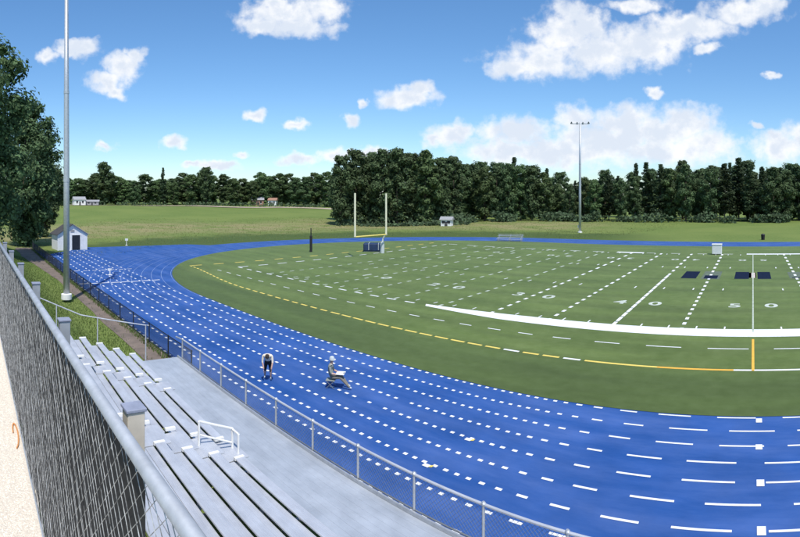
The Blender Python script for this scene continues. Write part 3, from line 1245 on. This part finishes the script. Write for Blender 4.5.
for (ya, yb, za, zb) in ((-.24, -.1, .05, 2.7), (1.35, 1.49, .05, 2.7), (-.1, 1.35, 2.555, 2.7)):
    m3 = MB()
    m3.box(.004, .07, ya, yb, za, zb)
    m3.build('door_trim', M['white'], dr)
m2 = MB()
m2.box(.003, .04, -.35, .35, 3.05, 3.5)
m2.build('gable_vent', M['greyroof'], sh)

# ------------------------------------------------------------------ goal posts
gx_ = -53.3
gp = thing('goal_post', 'football goal post with tall pale uprights and yellow crossbar', 'goal post', (gx_, CYC - .3, 0))
hw = 3.45
mb = MB()
mb.path([(-.9, hw + .1, -.1), (-.9, hw + .1, 1.7), (-.75, hw + .1, 2.3), (-.35, hw + .1, 2.85), (0, hw + .1, 3.05)], .13, n=10)
mb.build('gooseneck', M['white'], gp)
mb = MB()
mb.tube((0, -hw, 3.05), (0, hw, 3.05), .11, n=10)
mb.build('crossbar', M['goal_yellow'], gp)
for s in (-1, 1):
    mb = MB()
    mb.tube((0, s * hw, 3.05), (0, s * hw, 9.6), .16, .15, n=10)
    mb.build('upright', M['post_white'], gp)
mb = MB()
mb.lathe([(.34, 0), (.34, 1.75), (.2, 1.8)], (-.9, hw + .1, 0), n=12)
mb.build('pad', M['palegrey'], gp)

# landing mat near the goal post
p = at(374, 83)
mt = thing('landing_mat', 'dark blue covered landing mat beside the goal post', 'mat', (p.x, p.y, 0.014), R(40))
mb = MB()
mb.box(-1.7, 1.7, -1.2, 1.2, 0.12, 1.35)
mb.build('mat_cover', M['matblue'], mt, bevel=.12)
mb = MB()
mb.box(-1.6, 1.6, -1.1, 1.1, 0, .12)
mb.build('pallet', M['galv_dark'], mt)
for s in (-1, 1):
    mb = MB()
    mb.box(s * .8 - .04, s * .8 + .04, -1.215, 1.215, .3, 1.37)
    mb.build('strap', M['palegrey'], mt)

# black post by the turn
p = ground(311, 252)
po = thing('padded_post', 'black padded post standing alone at the edge of the far turn', 'post', (p.x, p.y, 0))
mb = MB()
mb.lathe([(.22, 0), (.22, 2.6), (.16, 2.7)], n=12)
mb.build('pad', M['blackcloth'], po)
mb = MB()
mb.lathe([(.09, 2.68), (.09, 3.9), (.04, 3.95)], n=10)
mb.build('pole', M['black_wire'], po)

# small silver bleacher on the far side
p = at(509, 102)
tb = thing('team_bleacher', 'small silver five-row bleacher beside the far straight', 'bleacher', (p.x, p.y, 0), R(14))
for i in range(4):
    mb = MB()
    mb.box(-2.7, 2.7, .55 * i - .13, .55 * i + .13, .38 + .3 * i, .43 + .3 * i)
    mb.build('seat_plank', M['alu'], tb)
    mb = MB()
    mb.box(-2.7, 2.7, .55 * i + .18, .55 * i + .4, .10 + .3 * i, .14 + .3 * i)
    mb.build('foot_plank', M['alu'], tb)
for s in (-2.4, 0, 2.4):
    mb = MB()
    mb.tube((s, -.2, .04), (s, 1.9, .04), .04, n=6)
    mb.tube((s, -.1, .3), (s, 1.9, 1.25), .04, n=6)
    for i in range(4):
        mb.tube((s, .55 * i, .04), (s, .55 * i, .38 + .3 * i), .035, n=6)
    mb.build('frame', M['galv'], tb)
tb['label'] = 'small silver four-row bleacher beside the far straight'

# white storage box on the far sideline
p = ground(717, 254.5)
eb = thing('equipment_box', 'white equipment box standing on the far sideline', 'box', (p.x, p.y, .014))
mb = MB()
mb.box(-.75, .75, -.5, .5, .1, 1.5)
mb.build('body', M['white'], eb, bevel=.04)
mb = MB()
mb.box(-.8, .8, -.55, .55, 1.505, 1.66)
mb.build('lid', M['white'], eb, bevel=.03)
for sx in (-.6, .6):
    for sy in (-.35, .35):
        mb = MB()
        mb.box(sx - .06, sx + .06, sy - .06, sy + .06, 0, .11)
        mb.build('foot', M['blackcloth'], eb)
# dark litter bin beyond the far straight
p = at(763, 106)
lb = thing('litter_bin', 'dark round litter bin on the grass beyond the far straight', 'bin', (p.x, p.y, -.03))
mb = MB()
mb.lathe([(.36, 0), (.42, .9), (.42, 1.0)], n=14)
mb.build('body', M['blackcloth'], lb)
mb = MB()
mb.lathe([(.46, 1.003), (.46, 1.08), (.30, 1.25), (.1, 1.3)], n=14)
mb.build('lid', M['black_wire'], lb)

# white marker stands on the chute and beyond
def marker(px, py, h, label, z=0.0):
    p = ground(px, py, z)
    r_ = thing('lane_marker', label, 'marker', (p.x, p.y, z))
    m1 = MB()
    m1.box(-.22, .22, -.22, .22, 0, .05)
    m1.build('base', M['white'], r_)
    m1 = MB()
    m1.tube((0, 0, .045), (0, 0, h * .72), .06, n=8)
    m1.build('stem', M['white'], r_)
    m1 = MB()
    m1.box(-.05, .05, -.28, .28, h * .70, h)
    m1.build('plate', M['white'], r_)


marker(110, 275, .75, 'short white lane marker standing on the sprint chute', .006)
marker(126.5, 245.5, 1.3, 'white marker stand where the chute apron meets the meadow', .006)

# ------------------------------------------------------------------ far buildings
def house(px, r, w, d, h, rh, wall, roof, label, rz=0.0, wins=2):
    p = at(px, r)
    p.z = terrain_z(p.x, p.y)
    q = thing('house', label, 'house', p, -(px - CX) / F + rz)
    m1 = MB()
    m1.box(-w / 2, w / 2, 0, d, -.8, h)
    wl_ = m1.build('wall', M[wall], q)
    m1 = MB()
    o_ = .4
    A_ = [(-w / 2 - o_, -o_, h + .01), (w / 2 + o_, -o_, h + .01), (w / 2 + o_, d + o_, h + .01), (-w / 2 - o_, d + o_, h + .01), (-w / 2 - o_, d / 2, h + rh), (w / 2 + o_, d / 2, h + rh)]
    m1.v += A_
    for f in ((0, 1, 5, 4), (2, 3, 4, 5), (0, 4, 3), (1, 2, 5), (3, 2, 1, 0)):
        m1.f.append(f)
        m1.m.append(0)
    m1.build('roof', M[roof], q)
    for k in range(wins):
        x = -w / 2 + w * (k + .5) / wins
        m1 = MB()
        m1.box(x - .5, x + .5, -.05, -.003, h * .42, h * .82)
        wn = m1.build('window', M['doordark'], q)
        m1 = MB()
        m1.box(x - .6, x + .6, -.08, -.004, h * .36, h * .415)
        m1.build('sill', M['white'], wn)
    m1 = MB()
    m1.box(-.45, .45, -.06, -.003, -.2, h * .7)
    m1.build('door', M['shingle'], q)
    return q


house(80, 282, 6.5, 6, 3.2, 1.8, 'wallwhite', 'greyroof', 'small white house at the foot of the far woods past the light pole', .2, 2)
house(92, 284, 7.5, 5, 2.2, 1.0, 'greyroof', 'greyroof', 'low pale outbuilding beside the white house at the far woods', -.1, 2)
house(258, 303, 7, 6, 3.4, 2.0, 'brick', 'greyroof', 'brown house half hidden by trees across the meadow', .1, 2)
house(272, 304, 5, 6, 3.4, 1.6, 'wallwhite', 'brick', 'narrow pale house with red roof across the meadow', -.2, 2)
house(446, 157, 3.4, 2.6, 2.0, 1.0, 'wallwhite', 'greyroof', 'small pale hut in front of the dark tree clump', -.25, 2)

# ------------------------------------------------------------------ trees
def leaf_quad(mb, c, nrm, s):
    u = nrm.orthogonal().normalized()
    a = rnd.random() * 6.28
    w = nrm.cross(u)
    e1 = (u * math.cos(a) + w * math.sin(a)) * s
    e2 = (w * math.cos(a) - u * math.sin(a)) * s * rnd.uniform(.55, .95)
    i = len(mb.v)
    bend = nrm * s * .25
    for v in (c - e1, c - e2 * .9 + bend, c + e1, c + e2 + bend):
        mb.v.append((v.x, v.y, v.z))
    mb.f.append((i, i + 1, i + 2, i + 3))
    mb.m.append(0)


def rvec():
    while True:
        v = Vector((rnd.uniform(-1, 1), rnd.uniform(-1, 1), rnd.uniform(-1, 1)))
        if .05 < v.length < 1:
            return v


def crown_round(hh, rad, nl, ls, low=.12, nlobes=16):
    """unit tree of height hh: many lobes round a trunk, each a shell of leaf clumps"""
    mb = MB()
    lobes = []
    for k in range(nlobes):
        tz = low + (1 - low) * ((k + rnd.random()) / nlobes)
        prof = math.sin(math.pi * min(1, max(0.06, (tz - low * .5) / (1.05 - low * .5)))) ** .6
        a = k * 2.4 + rnd.uniform(-.5, .5)
        d = rad * prof * rnd.uniform(.25, .80)
        lr = rad * rnd.uniform(.20, .42) * (.6 + .4 * prof)
        lobes.append((Vector((d * math.cos(a), d * math.sin(a), min(hh - lr * .7, tz * hh))), lr))
    lobes.append((Vector((0, 0, hh - rad * .34)), rad * .34))
    tot = sum(l[1] ** 2 for l in lobes)
    for c, lr in lobes:
        n = int(nl * lr * lr / tot)
        for _ in range(n):
            v = rvec()
            d = v.normalized()
            rr = lr * (rnd.random() ** .45) * rnd.uniform(.85, 1.28)
            p = c + Vector((d.x, d.y, d.z * .78)) * rr
            p += Vector((mnoise.noise(p * .6), mnoise.noise(p * .6 + Vector((9, 0, 0))), mnoise.noise(p * .6 + Vector((0, 9, 0))))) * lr * .35
            nn = (d + rvec() * .7 + Vector((0, 0, .35))).normalized()
            leaf_quad(mb, p, nn, ls * rnd.uniform(.6, 1.3))
    return mb, lobes


def crown_pine(hh, rad, nl, ls, low=.2):
    mb = MB()
    tiers = []
    z = low * hh
    while z < hh * .97:
        t_ = (z / hh - low) / (1 - low)
        rr = rad * (1 - t_) ** .75 * rnd.uniform(.75, 1.1) + .5
        for q in range(rnd.randint(4, 6)):
            a = rnd.random() * 6.28
            tiers.append((Vector((0, 0, z + rnd.uniform(-.4, .4))), a, rr * rnd.uniform(.65, 1.1)))
        z += hh * .052
    tot = sum(x[2] for x in tiers)
    for c, a, L in tiers:
        n = int(nl * L / tot)
        d = Vector((math.cos(a), math.sin(a), 0))
        sd = Vector((-d.y, d.x, 0))
        for _ in range(n):
            u = rnd.random() ** .7
            p = c + d * L * u + sd * rnd.gauss(0, .16 * L * (1.1 - u * .5)) + Vector((0, 0, L * .12 * u + rnd.gauss(0, .28)))
            leaf_quad(mb, p, (Vector((0, 0, 1)) + rvec() * .9).normalized(), ls * rnd.uniform(.6, 1.3))
    for _ in range(int(nl * .06)):
        leaf_quad(mb, Vector((rnd.gauss(0, .3), rnd.gauss(0, .3), hh * rnd.uniform(.9, 1.01))), rvec().normalized(), ls * .8)
    return mb, [(c + Vector((math.cos(a), math.sin(a), .1)) * L * .6, .5) for c, a, L in tiers[::4]]


def trunk_mesh(hh, r0, lobes, top):
    mb = MB()
    zs = [0, .04, .2, .45, .7, top]
    pts = [Vector((mnoise.noise(Vector((z * 3, r0, 0))) * .35 * (z > 0), mnoise.noise(Vector((z * 3, r0, 8))) * .35 * (z > 0), z * hh)) for z in zs]
    rs = [r0 * 1.45, r0 * 1.05, r0 * .9, r0 * .68, r0 * .42, r0 * .12]
    pts[0].z = -.8
    for a, b_, ra, rb in zip(pts, pts[1:], rs, rs[1:]):
        mb.tube(a, b_, ra, rb, 8)
    for c, lr in lobes[:12]:
        z0 = max(.1 * hh, c.z - max(1.2, c.xy.length * .8))
        k = max(i for i in range(len(zs)) if pts[i].z <= z0)
        s_ = pts[k].lerp(pts[min(k + 1, 5)], .5)
        s_ = Vector((s_.x, s_.y, z0))
        mid = s_.lerp(c, .5) + Vector((0, 0, -.3))
        mb.tube(s_, mid, r0 * .30, r0 * .2, 5)
        mb.tube(mid, c, r0 * .2, r0 * .06, 5)
    return mb


VAR = {'oak': [], 'maple': [], 'pine': []}
for k in range(5):
    hh = 22.0
    mb, lo = crown_round(hh, rnd.uniform(4.6, 5.8), 9500, .34, rnd.uniform(.04, .12), 34)
    VAR['oak'].append((mb.mesh('crown', M['leaf_a']), trunk_mesh(hh, .34, lo, .88).mesh('trunk', M['bark'])))
for k in range(3):
    hh = 20.0
    mb, lo = crown_round(hh, rnd.uniform(4.4, 5.4), 9000, .34, rnd.uniform(.04, .12), 30)
    VAR['maple'].append((mb.mesh('crown', M['leaf_b']), trunk_mesh(hh, .30, lo, .88).mesh('trunk', M['bark'])))
for k in range(4):
    hh = 25.0
    mb, lo = crown_pine(hh, rnd.uniform(3.6, 4.6), 8000, .33, rnd.uniform(.12, .3))
    VAR['pine'].append((mb.mesh('crown', M['leaf_p']), trunk_mesh(hh, .30, lo, .98).mesh('trunk', M['bark'])))
HT = {'oak': 22.0, 'maple': 20.0, 'pine': 25.0}
NAME = {'oak': 'oak_tree', 'maple': 'maple_tree', 'pine': 'pine_tree'}


def tree(kind, px, r, top_py, label, group, wide=1.0):
    p = at(px, r)
    p.z = terrain_z(p.x, p.y) - .1
    h = max(6.0, H + (YH - top_py) / F * r - p.z)
    s = h / HT[kind]
    cr, tr = rnd.choice(VAR[kind])
    o = thing(NAME[kind], label + (' ' + zone(px) if group else ''), 'tree', p, rnd.random() * 6.28, group)
    w = s * wide * rnd.uniform(.9, 1.12)
    part(tr, 'trunk', o, sc_=(s, s, s))
    part(cr, 'crown', o, sc_=(w, w, s))
    return o


def zone(px):
    for lim, txt in ((60, 'behind the shed and huge oak'), (115, 'around the small white house'), (178, 'next to the slim tufted pine'), (240, 'near the round topped oak'),
                     (292, 'around the brown house'), (336, 'beside the goal post clump'), (400, 'straight behind the goal post'), (428, 'near the black post'), (470, 'around the pale hut'),
                     (532, 'behind the small silver bleacher'), (562, 'beside the floodlight pole'), (602, 'behind the floodlight pole'), (660, 'between floodlight pole and equipment box'),
                     (738, 'behind the white equipment box'), (2000, 'behind the litter bin')):
        if px < lim:
            return txt


def interp(tab, x):
    for (xa, ya), (xb, yb) in zip(tab, tab[1:]):
        if xa <= x <= xb:
            return ya + (yb - ya) * (x - xa) / (xb - xa)
    return tab[0][1] if x < tab[0][0] else tab[-1][1]


# far woods beyond the meadow
prof_far = [(0, 178), (55, 176), (80, 180), (97, 172), (130, 176), (165, 178), (200, 172), (240, 178), (262, 174), (300, 176), (330, 174), (360, 170)]
LB = {'oak': 'broad dark oak in the far woods', 'maple': 'mid green leafy tree in the far woods', 'pine': 'narrow dark pine in the far woods', 'rear': 'rear oak showing only its top above the far woods'}
px = 8.0
while px < 352:
    k = rnd.choices(['oak', 'maple'], [5, 5])[0]
    tree(k, px, rnd.uniform(296, 318), interp(prof_far, px) + rnd.uniform(-3, 6), LB[k], 'trees of the far woods', 1.55)
    px += rnd.uniform(7.5, 11.5)
px = 4.0
while px < 352:
    tree('oak', px, rnd.uniform(330, 350), interp(prof_far, px) + rnd.uniform(0, 7), LB['rear'], 'trees of the far woods', 1.7)
    px += rnd.uniform(10, 14)
tree('oak', 104, 300, 162, 'tall oak rising above the far woods behind the white house', None, .95)
tree('pine', 163, 305, 168, 'slim tufted pine standing above the far woods across the meadow', None, 1.0)
tree('oak', 206, 300, 167, 'round topped oak rising above the far woods behind the meadow', None)
# clump behind the goal post
prof_mid = [(330, 172), (340, 156), (352, 149), (365, 152), (385, 149), (410, 148), (440, 152), (452, 152), (470, 160)]
LM = {'oak': 'big dark oak fronting the tree clump', 'maple': 'leafy green tree fronting the tree clump', 'pine': 'dark pine fronting the tree clump', 'rear': 'rear oak of the tree clump'}
px = 341.0
while px < 468:
    k = rnd.choices(['oak', 'maple', 'pine'], [6, 1, 1])[0]
    tree(k, px, rnd.uniform(166, 180), interp(prof_mid, px) + rnd.uniform(-1, 6), LM[k], 'trees in the clump behind the goal post', 1.0)
    px += rnd.uniform(12, 16)
px = 338.0
while px < 474:
    tree('oak', px, rnd.uniform(184, 196), interp(prof_mid, px) + rnd.uniform(1, 8), LM['rear'], 'trees in the clump behind the goal post')
    px += rnd.uniform(14, 20)
# woods along the far side of the field
prof_r = [(460, 160), (478, 160), (500, 158), (520, 160), (545, 166), (560, 174), (572, 176), (600, 172), (630, 168), (641, 162), (660, 166), (683, 160), (700, 166), (714, 158), (730, 160), (748, 162), (775, 164), (790, 160), (850, 160)]
LR = {'oak': 'dark oak fronting the woods', 'maple': 'mid green tree fronting the woods', 'pine': 'tall dark pine fronting the woods'}
LQ = {'oak': 'rear oak of the woods', 'pine': 'rear pine of the woods'}
px = 470.0
while px < 850:
    k = rnd.choices(['oak', 'maple', 'pine'], [5, 3, 3 if px > 590 else 1])[0]
    tree(k, px, rnd.uniform(182, 196), interp(prof_r, px) + (rnd.uniform(2, 11) if k != 'pine' else rnd.uniform(-4, 5)), LR[k], 'trees of the woods across the field', 1.35 if k == 'pine' else 1.05)
    px += rnd.uniform(10.5, 14.5)
px = 466.0
while px < 856:
    k = rnd.choices(['oak', 'pine'], [3, 2])[0]
    tree(k, px, rnd.uniform(200, 214), interp(prof_r, px) + rnd.uniform(-2, 8), LQ[k], 'trees of the woods across the field')
    px += rnd.uniform(13, 18)
px = 462.0
while px < 860:
    tree('oak', px, rnd.uniform(222, 232), interp(prof_r, px) + rnd.uniform(4, 11), 'hindmost oak filling the gaps of the woods', 'trees of the woods across the field', 1.2)
    px += rnd.uniform(15, 19)
# undergrowth at the foot of the woods: one mass nobody could count
mb = MB()
for (pa, pb, ra, rb, n, hgt) in ((336, 850, 160, 182, 11000, 4.2), (10, 345, 288, 300, 2600, 3.0)):
    for _ in range(n):
        px = rnd.uniform(pa, pb)
        r = rnd.uniform(ra, rb)
        if pa > 300 and r < 176 + 6 * mnoise.noise(Vector((px * .05, 0, 0))) and px > 470:
            r = rnd.uniform(178, 184)
        p = at(px, r)
        if mnoise.noise(Vector((p.x * .09, p.y * .09, 5))) < rnd.uniform(-.25, .15):
            continue
        z = terrain_z(p.x, p.y)
        hl = hgt * (.5 + .5 * mnoise.noise(Vector((p.x * .15, p.y * .15, 0))) + .15) * (.35 if r < 165 else 1)
        p.z = z + abs(rnd.random()) * max(.4, hl)
        leaf_quad(mb, p, (rvec() + Vector((0, -.3, .5))).normalized(), rnd.uniform(.4, .8))
tag(mb.build('undergrowth', M['leaf_p']), 'dark shrubby undergrowth at the foot of the woods', 'undergrowth', kind='stuff')

# big trees at the end of the bank
def big_tree(px, r, h, rad, label, n, nl=26):
    p = at(px, r)
    p.z = terrain_z(p.x, p.y) - .15
    mb, lo = crown_round(h, rad, n, .30, .05, nl)
    o = thing('oak_tree', label, 'tree', p)
    mb.build('crown', M['leaf_a'], o)
    trunk_mesh(h, .5, lo, .85).build('trunk', M['bark'], o)


big_tree(-22, 68, 28.0, 8.8, 'huge dark oak standing on the bank beyond the end of the chain link fence', 30000, 48)
big_tree(25, 92, 26.5, 7.2, 'tall dark oak between the huge oak and the white shed', 24000, 44)
big_tree(44, 112, 21.0, 5.0, 'dense tree just behind the white shed and light pole', 11000, 30)

# ------------------------------------------------------------------ grass
mb = MB()


def blade(x, y, z, h, w):
    a = rnd.random() * 6.28
    c_, s_ = math.cos(a) * w, math.sin(a) * w
    lx, ly = rnd.uniform(-.5, .5) * h, rnd.uniform(-.5, .5) * h
    i = len(mb.v)
    mb.v.extend([(x - c_, y - s_, z - .02), (x + c_, y + s_, z - .02), (x + lx, y + ly, z + h)])
    mb.f.append((i, i + 1, i + 2))
    mb.m.append(0)


for _ in range(42000):
    x = -22.2 - 52 * rnd.random() ** 1.5
    y = rnd.uniform(-1.5, 9.8)
    if y > 9.25 + .35 * mnoise.noise(Vector((x * 0.22, 1, 0))) - 1.6 * sstep(-50, -80, x) and rnd.random() < .85:
        continue
    blade(x, y, terrain_z(x, y), rnd.uniform(.06, .2), rnd.uniform(.012, .03))
for _ in range(4500):              # rank weeds along the black fence
    x = rnd.uniform(-86, -22)
    blade(x, rnd.gauss(10.5, .12), 0, rnd.uniform(.06, .26), .025)
tag(mb.build('grass', M['blade']), 'green grass blades on the bank beside the bleacher', 'grass', kind='stuff')
mb = MB()
for _ in range(22000):             # unmown grass outside the turn
    a = rnd.uniform(math.pi * .45, math.pi * 1.28)
    d = RO + 3 + 85 * rnd.random() ** .8
    x, y = CL + d * math.cos(a), CYC + d * math.sin(a)
    if x < -80 and x > -95 and y < 28:
        continue
    if y < 9.5:
        continue
    k = .5 + .5 * mnoise.noise(Vector((x * .05, y * .05, 2)))
    blade(x, y, terrain_z(x, y), rnd.uniform(.08, .18) + .16 * k, rnd.uniform(.035, .08))
tag(mb.build('meadow_grass', M['dryblade']), 'tall half dry grass on the meadow outside the far turn', 'grass', kind='stuff')

# ------------------------------------------------------------------ people
def skin_body(name, joints, edges, radii, mats, seg_mat, parent):
    me = bpy.data.meshes.new(name)
    me.from_pydata([tuple(j) for j in joints], edges, [])
    o = bpy.data.objects.new(name, me)
    col.objects.link(o)
    md = o.modifiers.new('skin', 'SKIN')
    md.use_smooth_shade = True
    for i, r_ in enumerate(radii):
        sv = me.skin_vertices[0].data[i]
        sv.radius = r_ if isinstance(r_, tuple) else (r_, r_)
        sv.use_root = (i == 0)
    s2 = o.modifiers.new('sub', 'SUBSURF')
    s2.levels = s2.render_levels = 2
    dg = bpy.context.evaluated_depsgraph_get()
    ev = bpy.data.meshes.new_from_object(o.evaluated_get(dg))
    bpy.data.objects.remove(o)
    ev.materials.clear()
    for m_ in mats:
        ev.materials.append(m_)
    J = [Vector(j) for j in joints]
    for f in ev.polygons:
        c_ = f.center
        best, bi = 1e9, 0
        for ei, (a, b_) in enumerate(edges):
            d = J[b_] - J[a]
            u = max(0, min(1, (c_ - J[a]).dot(d) / d.length_squared))
            dd = (c_ - J[a] - d * u).length - .4 * (min(radii[a]) if isinstance(radii[a], tuple) else radii[a])
            if dd < best:
                best, bi = dd, ei
        f.material_index = seg_mat[bi]
        f.use_smooth = True
    ev.name = name
    ob = bpy.data.objects.new(name, ev)
    col.objects.link(ob)
    ob.parent = parent
    return ob


def fingers(mb, wrist, d, side):
    """five short tapered fingers from the end of the palm"""
    d = Vector(d).normalized()
    side = Vector(side).normalized()
    for k, L in enumerate((.075, .085, .08, .062)):
        s_ = Vector(wrist) + d * .07 + side * (-.03 + .02 * k)
        kn = s_ + d * L * .55
        mb.tube(s_, kn, .010, .009, 6)
        mb.tube(kn, kn + d * L * .4 + Vector((0, .0, -.015)), .009, .006, 6)
    s_ = Vector(wrist) + d * .02 - side * .03
    mb.tube(s_, s_ + d * .05 - side * .035, .011, .008, 6)


# person bending forward on the track, facing the bleacher (local -y)
p = ground(268, 379.5)
p1 = thing('person', 'person in cream shirt and black shorts bending over on the blue track', 'person', (p.x, p.y, 0.012), R(52))
J = [(0, 0, .86), (0, -.10, 1.02), (0, -.26, 1.20), (0, -.36, 1.29), (0, -.44, 1.30), (0, -.56, 1.29), (0, -.63, 1.24),
     (.10, 0, .80), (.13, -.05, .45), (.14, .04, .09), (.15, -.12, .035),
     (-.10, 0, .80), (-.14, .08, .46), (-.17, .22, .10), (-.17, .08, .035),
     (.21, -.33, 1.25), (.25, -.36, .96), (.20, -.45, .72), (.19, -.47, .63),
     (-.21, -.33, 1.25), (-.25, -.34, .96), (-.19, -.42, .72), (-.18, -.44, .63)]
E = [(0, 1), (1, 2), (2, 3), (3, 4), (4, 5), (5, 6), (0, 7), (7, 8), (8, 9), (9, 10), (0, 11), (11, 12), (12, 13), (13, 14), (3, 15), (15, 16), (16, 17), (17, 18), (3, 19), (19, 20), (20, 21), (21, 22)]
Rr = [(.16, .13), (.15, .125), (.18, .135), (.15, .11), .06, .10, .085, .105, .065, .042, .035, .105, .065, .042, .035, .075, .05, .037, .032, .075, .05, .037, .032]
SM = [1, 0, 0, 2, 2, 2, 1, 1, 2, 3, 1, 1, 2, 3, 0, 0, 2, 2, 0, 0, 2, 2]
bd = skin_body('body', J, E, Rr, [M['cream'], M['blackcloth'], M['skin'], M['palegrey']], SM, p1)
mb = MB()
fingers(mb, (.19, -.47, .63), (0, -.1, -1), (0, 1, 0))
mb.build('fingers', M['skin'], bd)
mb = MB()
fingers(mb, (-.18, -.44, .63), (0, -.1, -1), (0, 1, 0))
mb.build('fingers', M['skin'], bd)
mb = MB()
for _ in range(420):
    d = rvec().normalized()
    if d.z < -.2 and d.y < .2:
        continue
    leaf_quad(mb, Vector((0, -.585, 1.285)) + Vector((d.x * .095, d.y * .125, d.z * .115)), d, .03)
mb.build('hair', M['hair'], bd)

# person sitting on a low stool, legs stretched out, sheet on the lap (local +x is where they face)
p = ground(331, 387.5)
p2 = thing('person', 'person in grey green clothes sitting on a low stool on the track', 'person', (p.x, p.y, 0.012), R(35))
J = [(0, 0, .52), (-.03, 0, .72), (-.03, 0, .95), (0, 0, 1.06), (.02, 0, 1.13), (.04, 0, 1.24), (.05, 0, 1.33),
     (.10, .10, .51), (.46, .13, .56), (.78, .14, .13), (.90, .14, .07),
     (.10, -.10, .51), (.48, -.12, .53), (.90, -.13, .12), (1.02, -.13, .08),
     (0, .20, 1.0), (.06, .26, .74), (.32, .16, .68), (.40, .13, .68),
     (0, -.20, 1.0), (.06, -.26, .74), (.32, -.16, .68), (.40, -.13, .68)]
Rr = [(.17, .14), (.15, .125), (.18, .125), (.13, .10), .06, .10, .085, .105, .07, .045, .038, .105, .07, .045, .038, .075, .052, .038, .032, .075, .052, .038, .032]
SM = [0, 0, 0, 2, 2, 2, 1, 1, 1, 3, 1, 1, 1, 3, 0, 0, 2, 2, 0, 0, 2, 2]
bd = skin_body('body', J, E, Rr, [M['sage'], M['khaki'], M['skin'], M['palegrey']], SM, p2)
mb = MB()
fingers(mb, (.40, .13, .68), (1, -.2, 0), (0, 0, 1))
mb.build('fingers', M['skin'], bd)
mb = MB()
fingers(mb, (.40, -.13, .68), (1, .2, 0), (0, 0, 1))
mb.build('fingers', M['skin'], bd)
mb = MB()
mb.lathe([(.125, 0), (.125, .05), (.10, .12), (.03, .15)], (.045, 0, 1.31), n=14)
mb.lathe([(.16, -.01), (.16, .0)], (.075, 0, 1.31), n=14)
mb.build('cap', M['palegrey'], bd, smooth=False)
st = thing('camp_stool', 'low folding camp stool under the seated person', 'stool', (p.x, p.y, 0.012), R(35))
mb = MB()
mb.box(-.22, .22, -.22, .22, .35, .385)
mb.build('seat', M['sage'], st, bevel=.012)
for sx in (-1, 1):
    for sy in (-1, 1):
        mb = MB()
        mb.tube((sx * .2, sy * .2, 0), (-sx * .18, sy * .2, .352), .014, n=6)
        mb.build('leg', M['galv_dark'], st)
q = Vector((.46, 0, .735))
cs, sn = math.cos(R(35)), math.sin(R(35))
cb = thing('clipboard', 'pale clipboard resting on the lap of the seated person', 'clipboard', (p.x + q.x * cs, p.y + q.x * sn, q.z - .03), R(35))
mb = MB()
mb.box(-.20, .20, -.24, .24, 0, .015)
mb.build('board', M['white'], cb)
mb = MB()
mb.box(.14, .19, -.06, .06, .016, .035)
mb.build('clip', M['galv_dark'], cb)
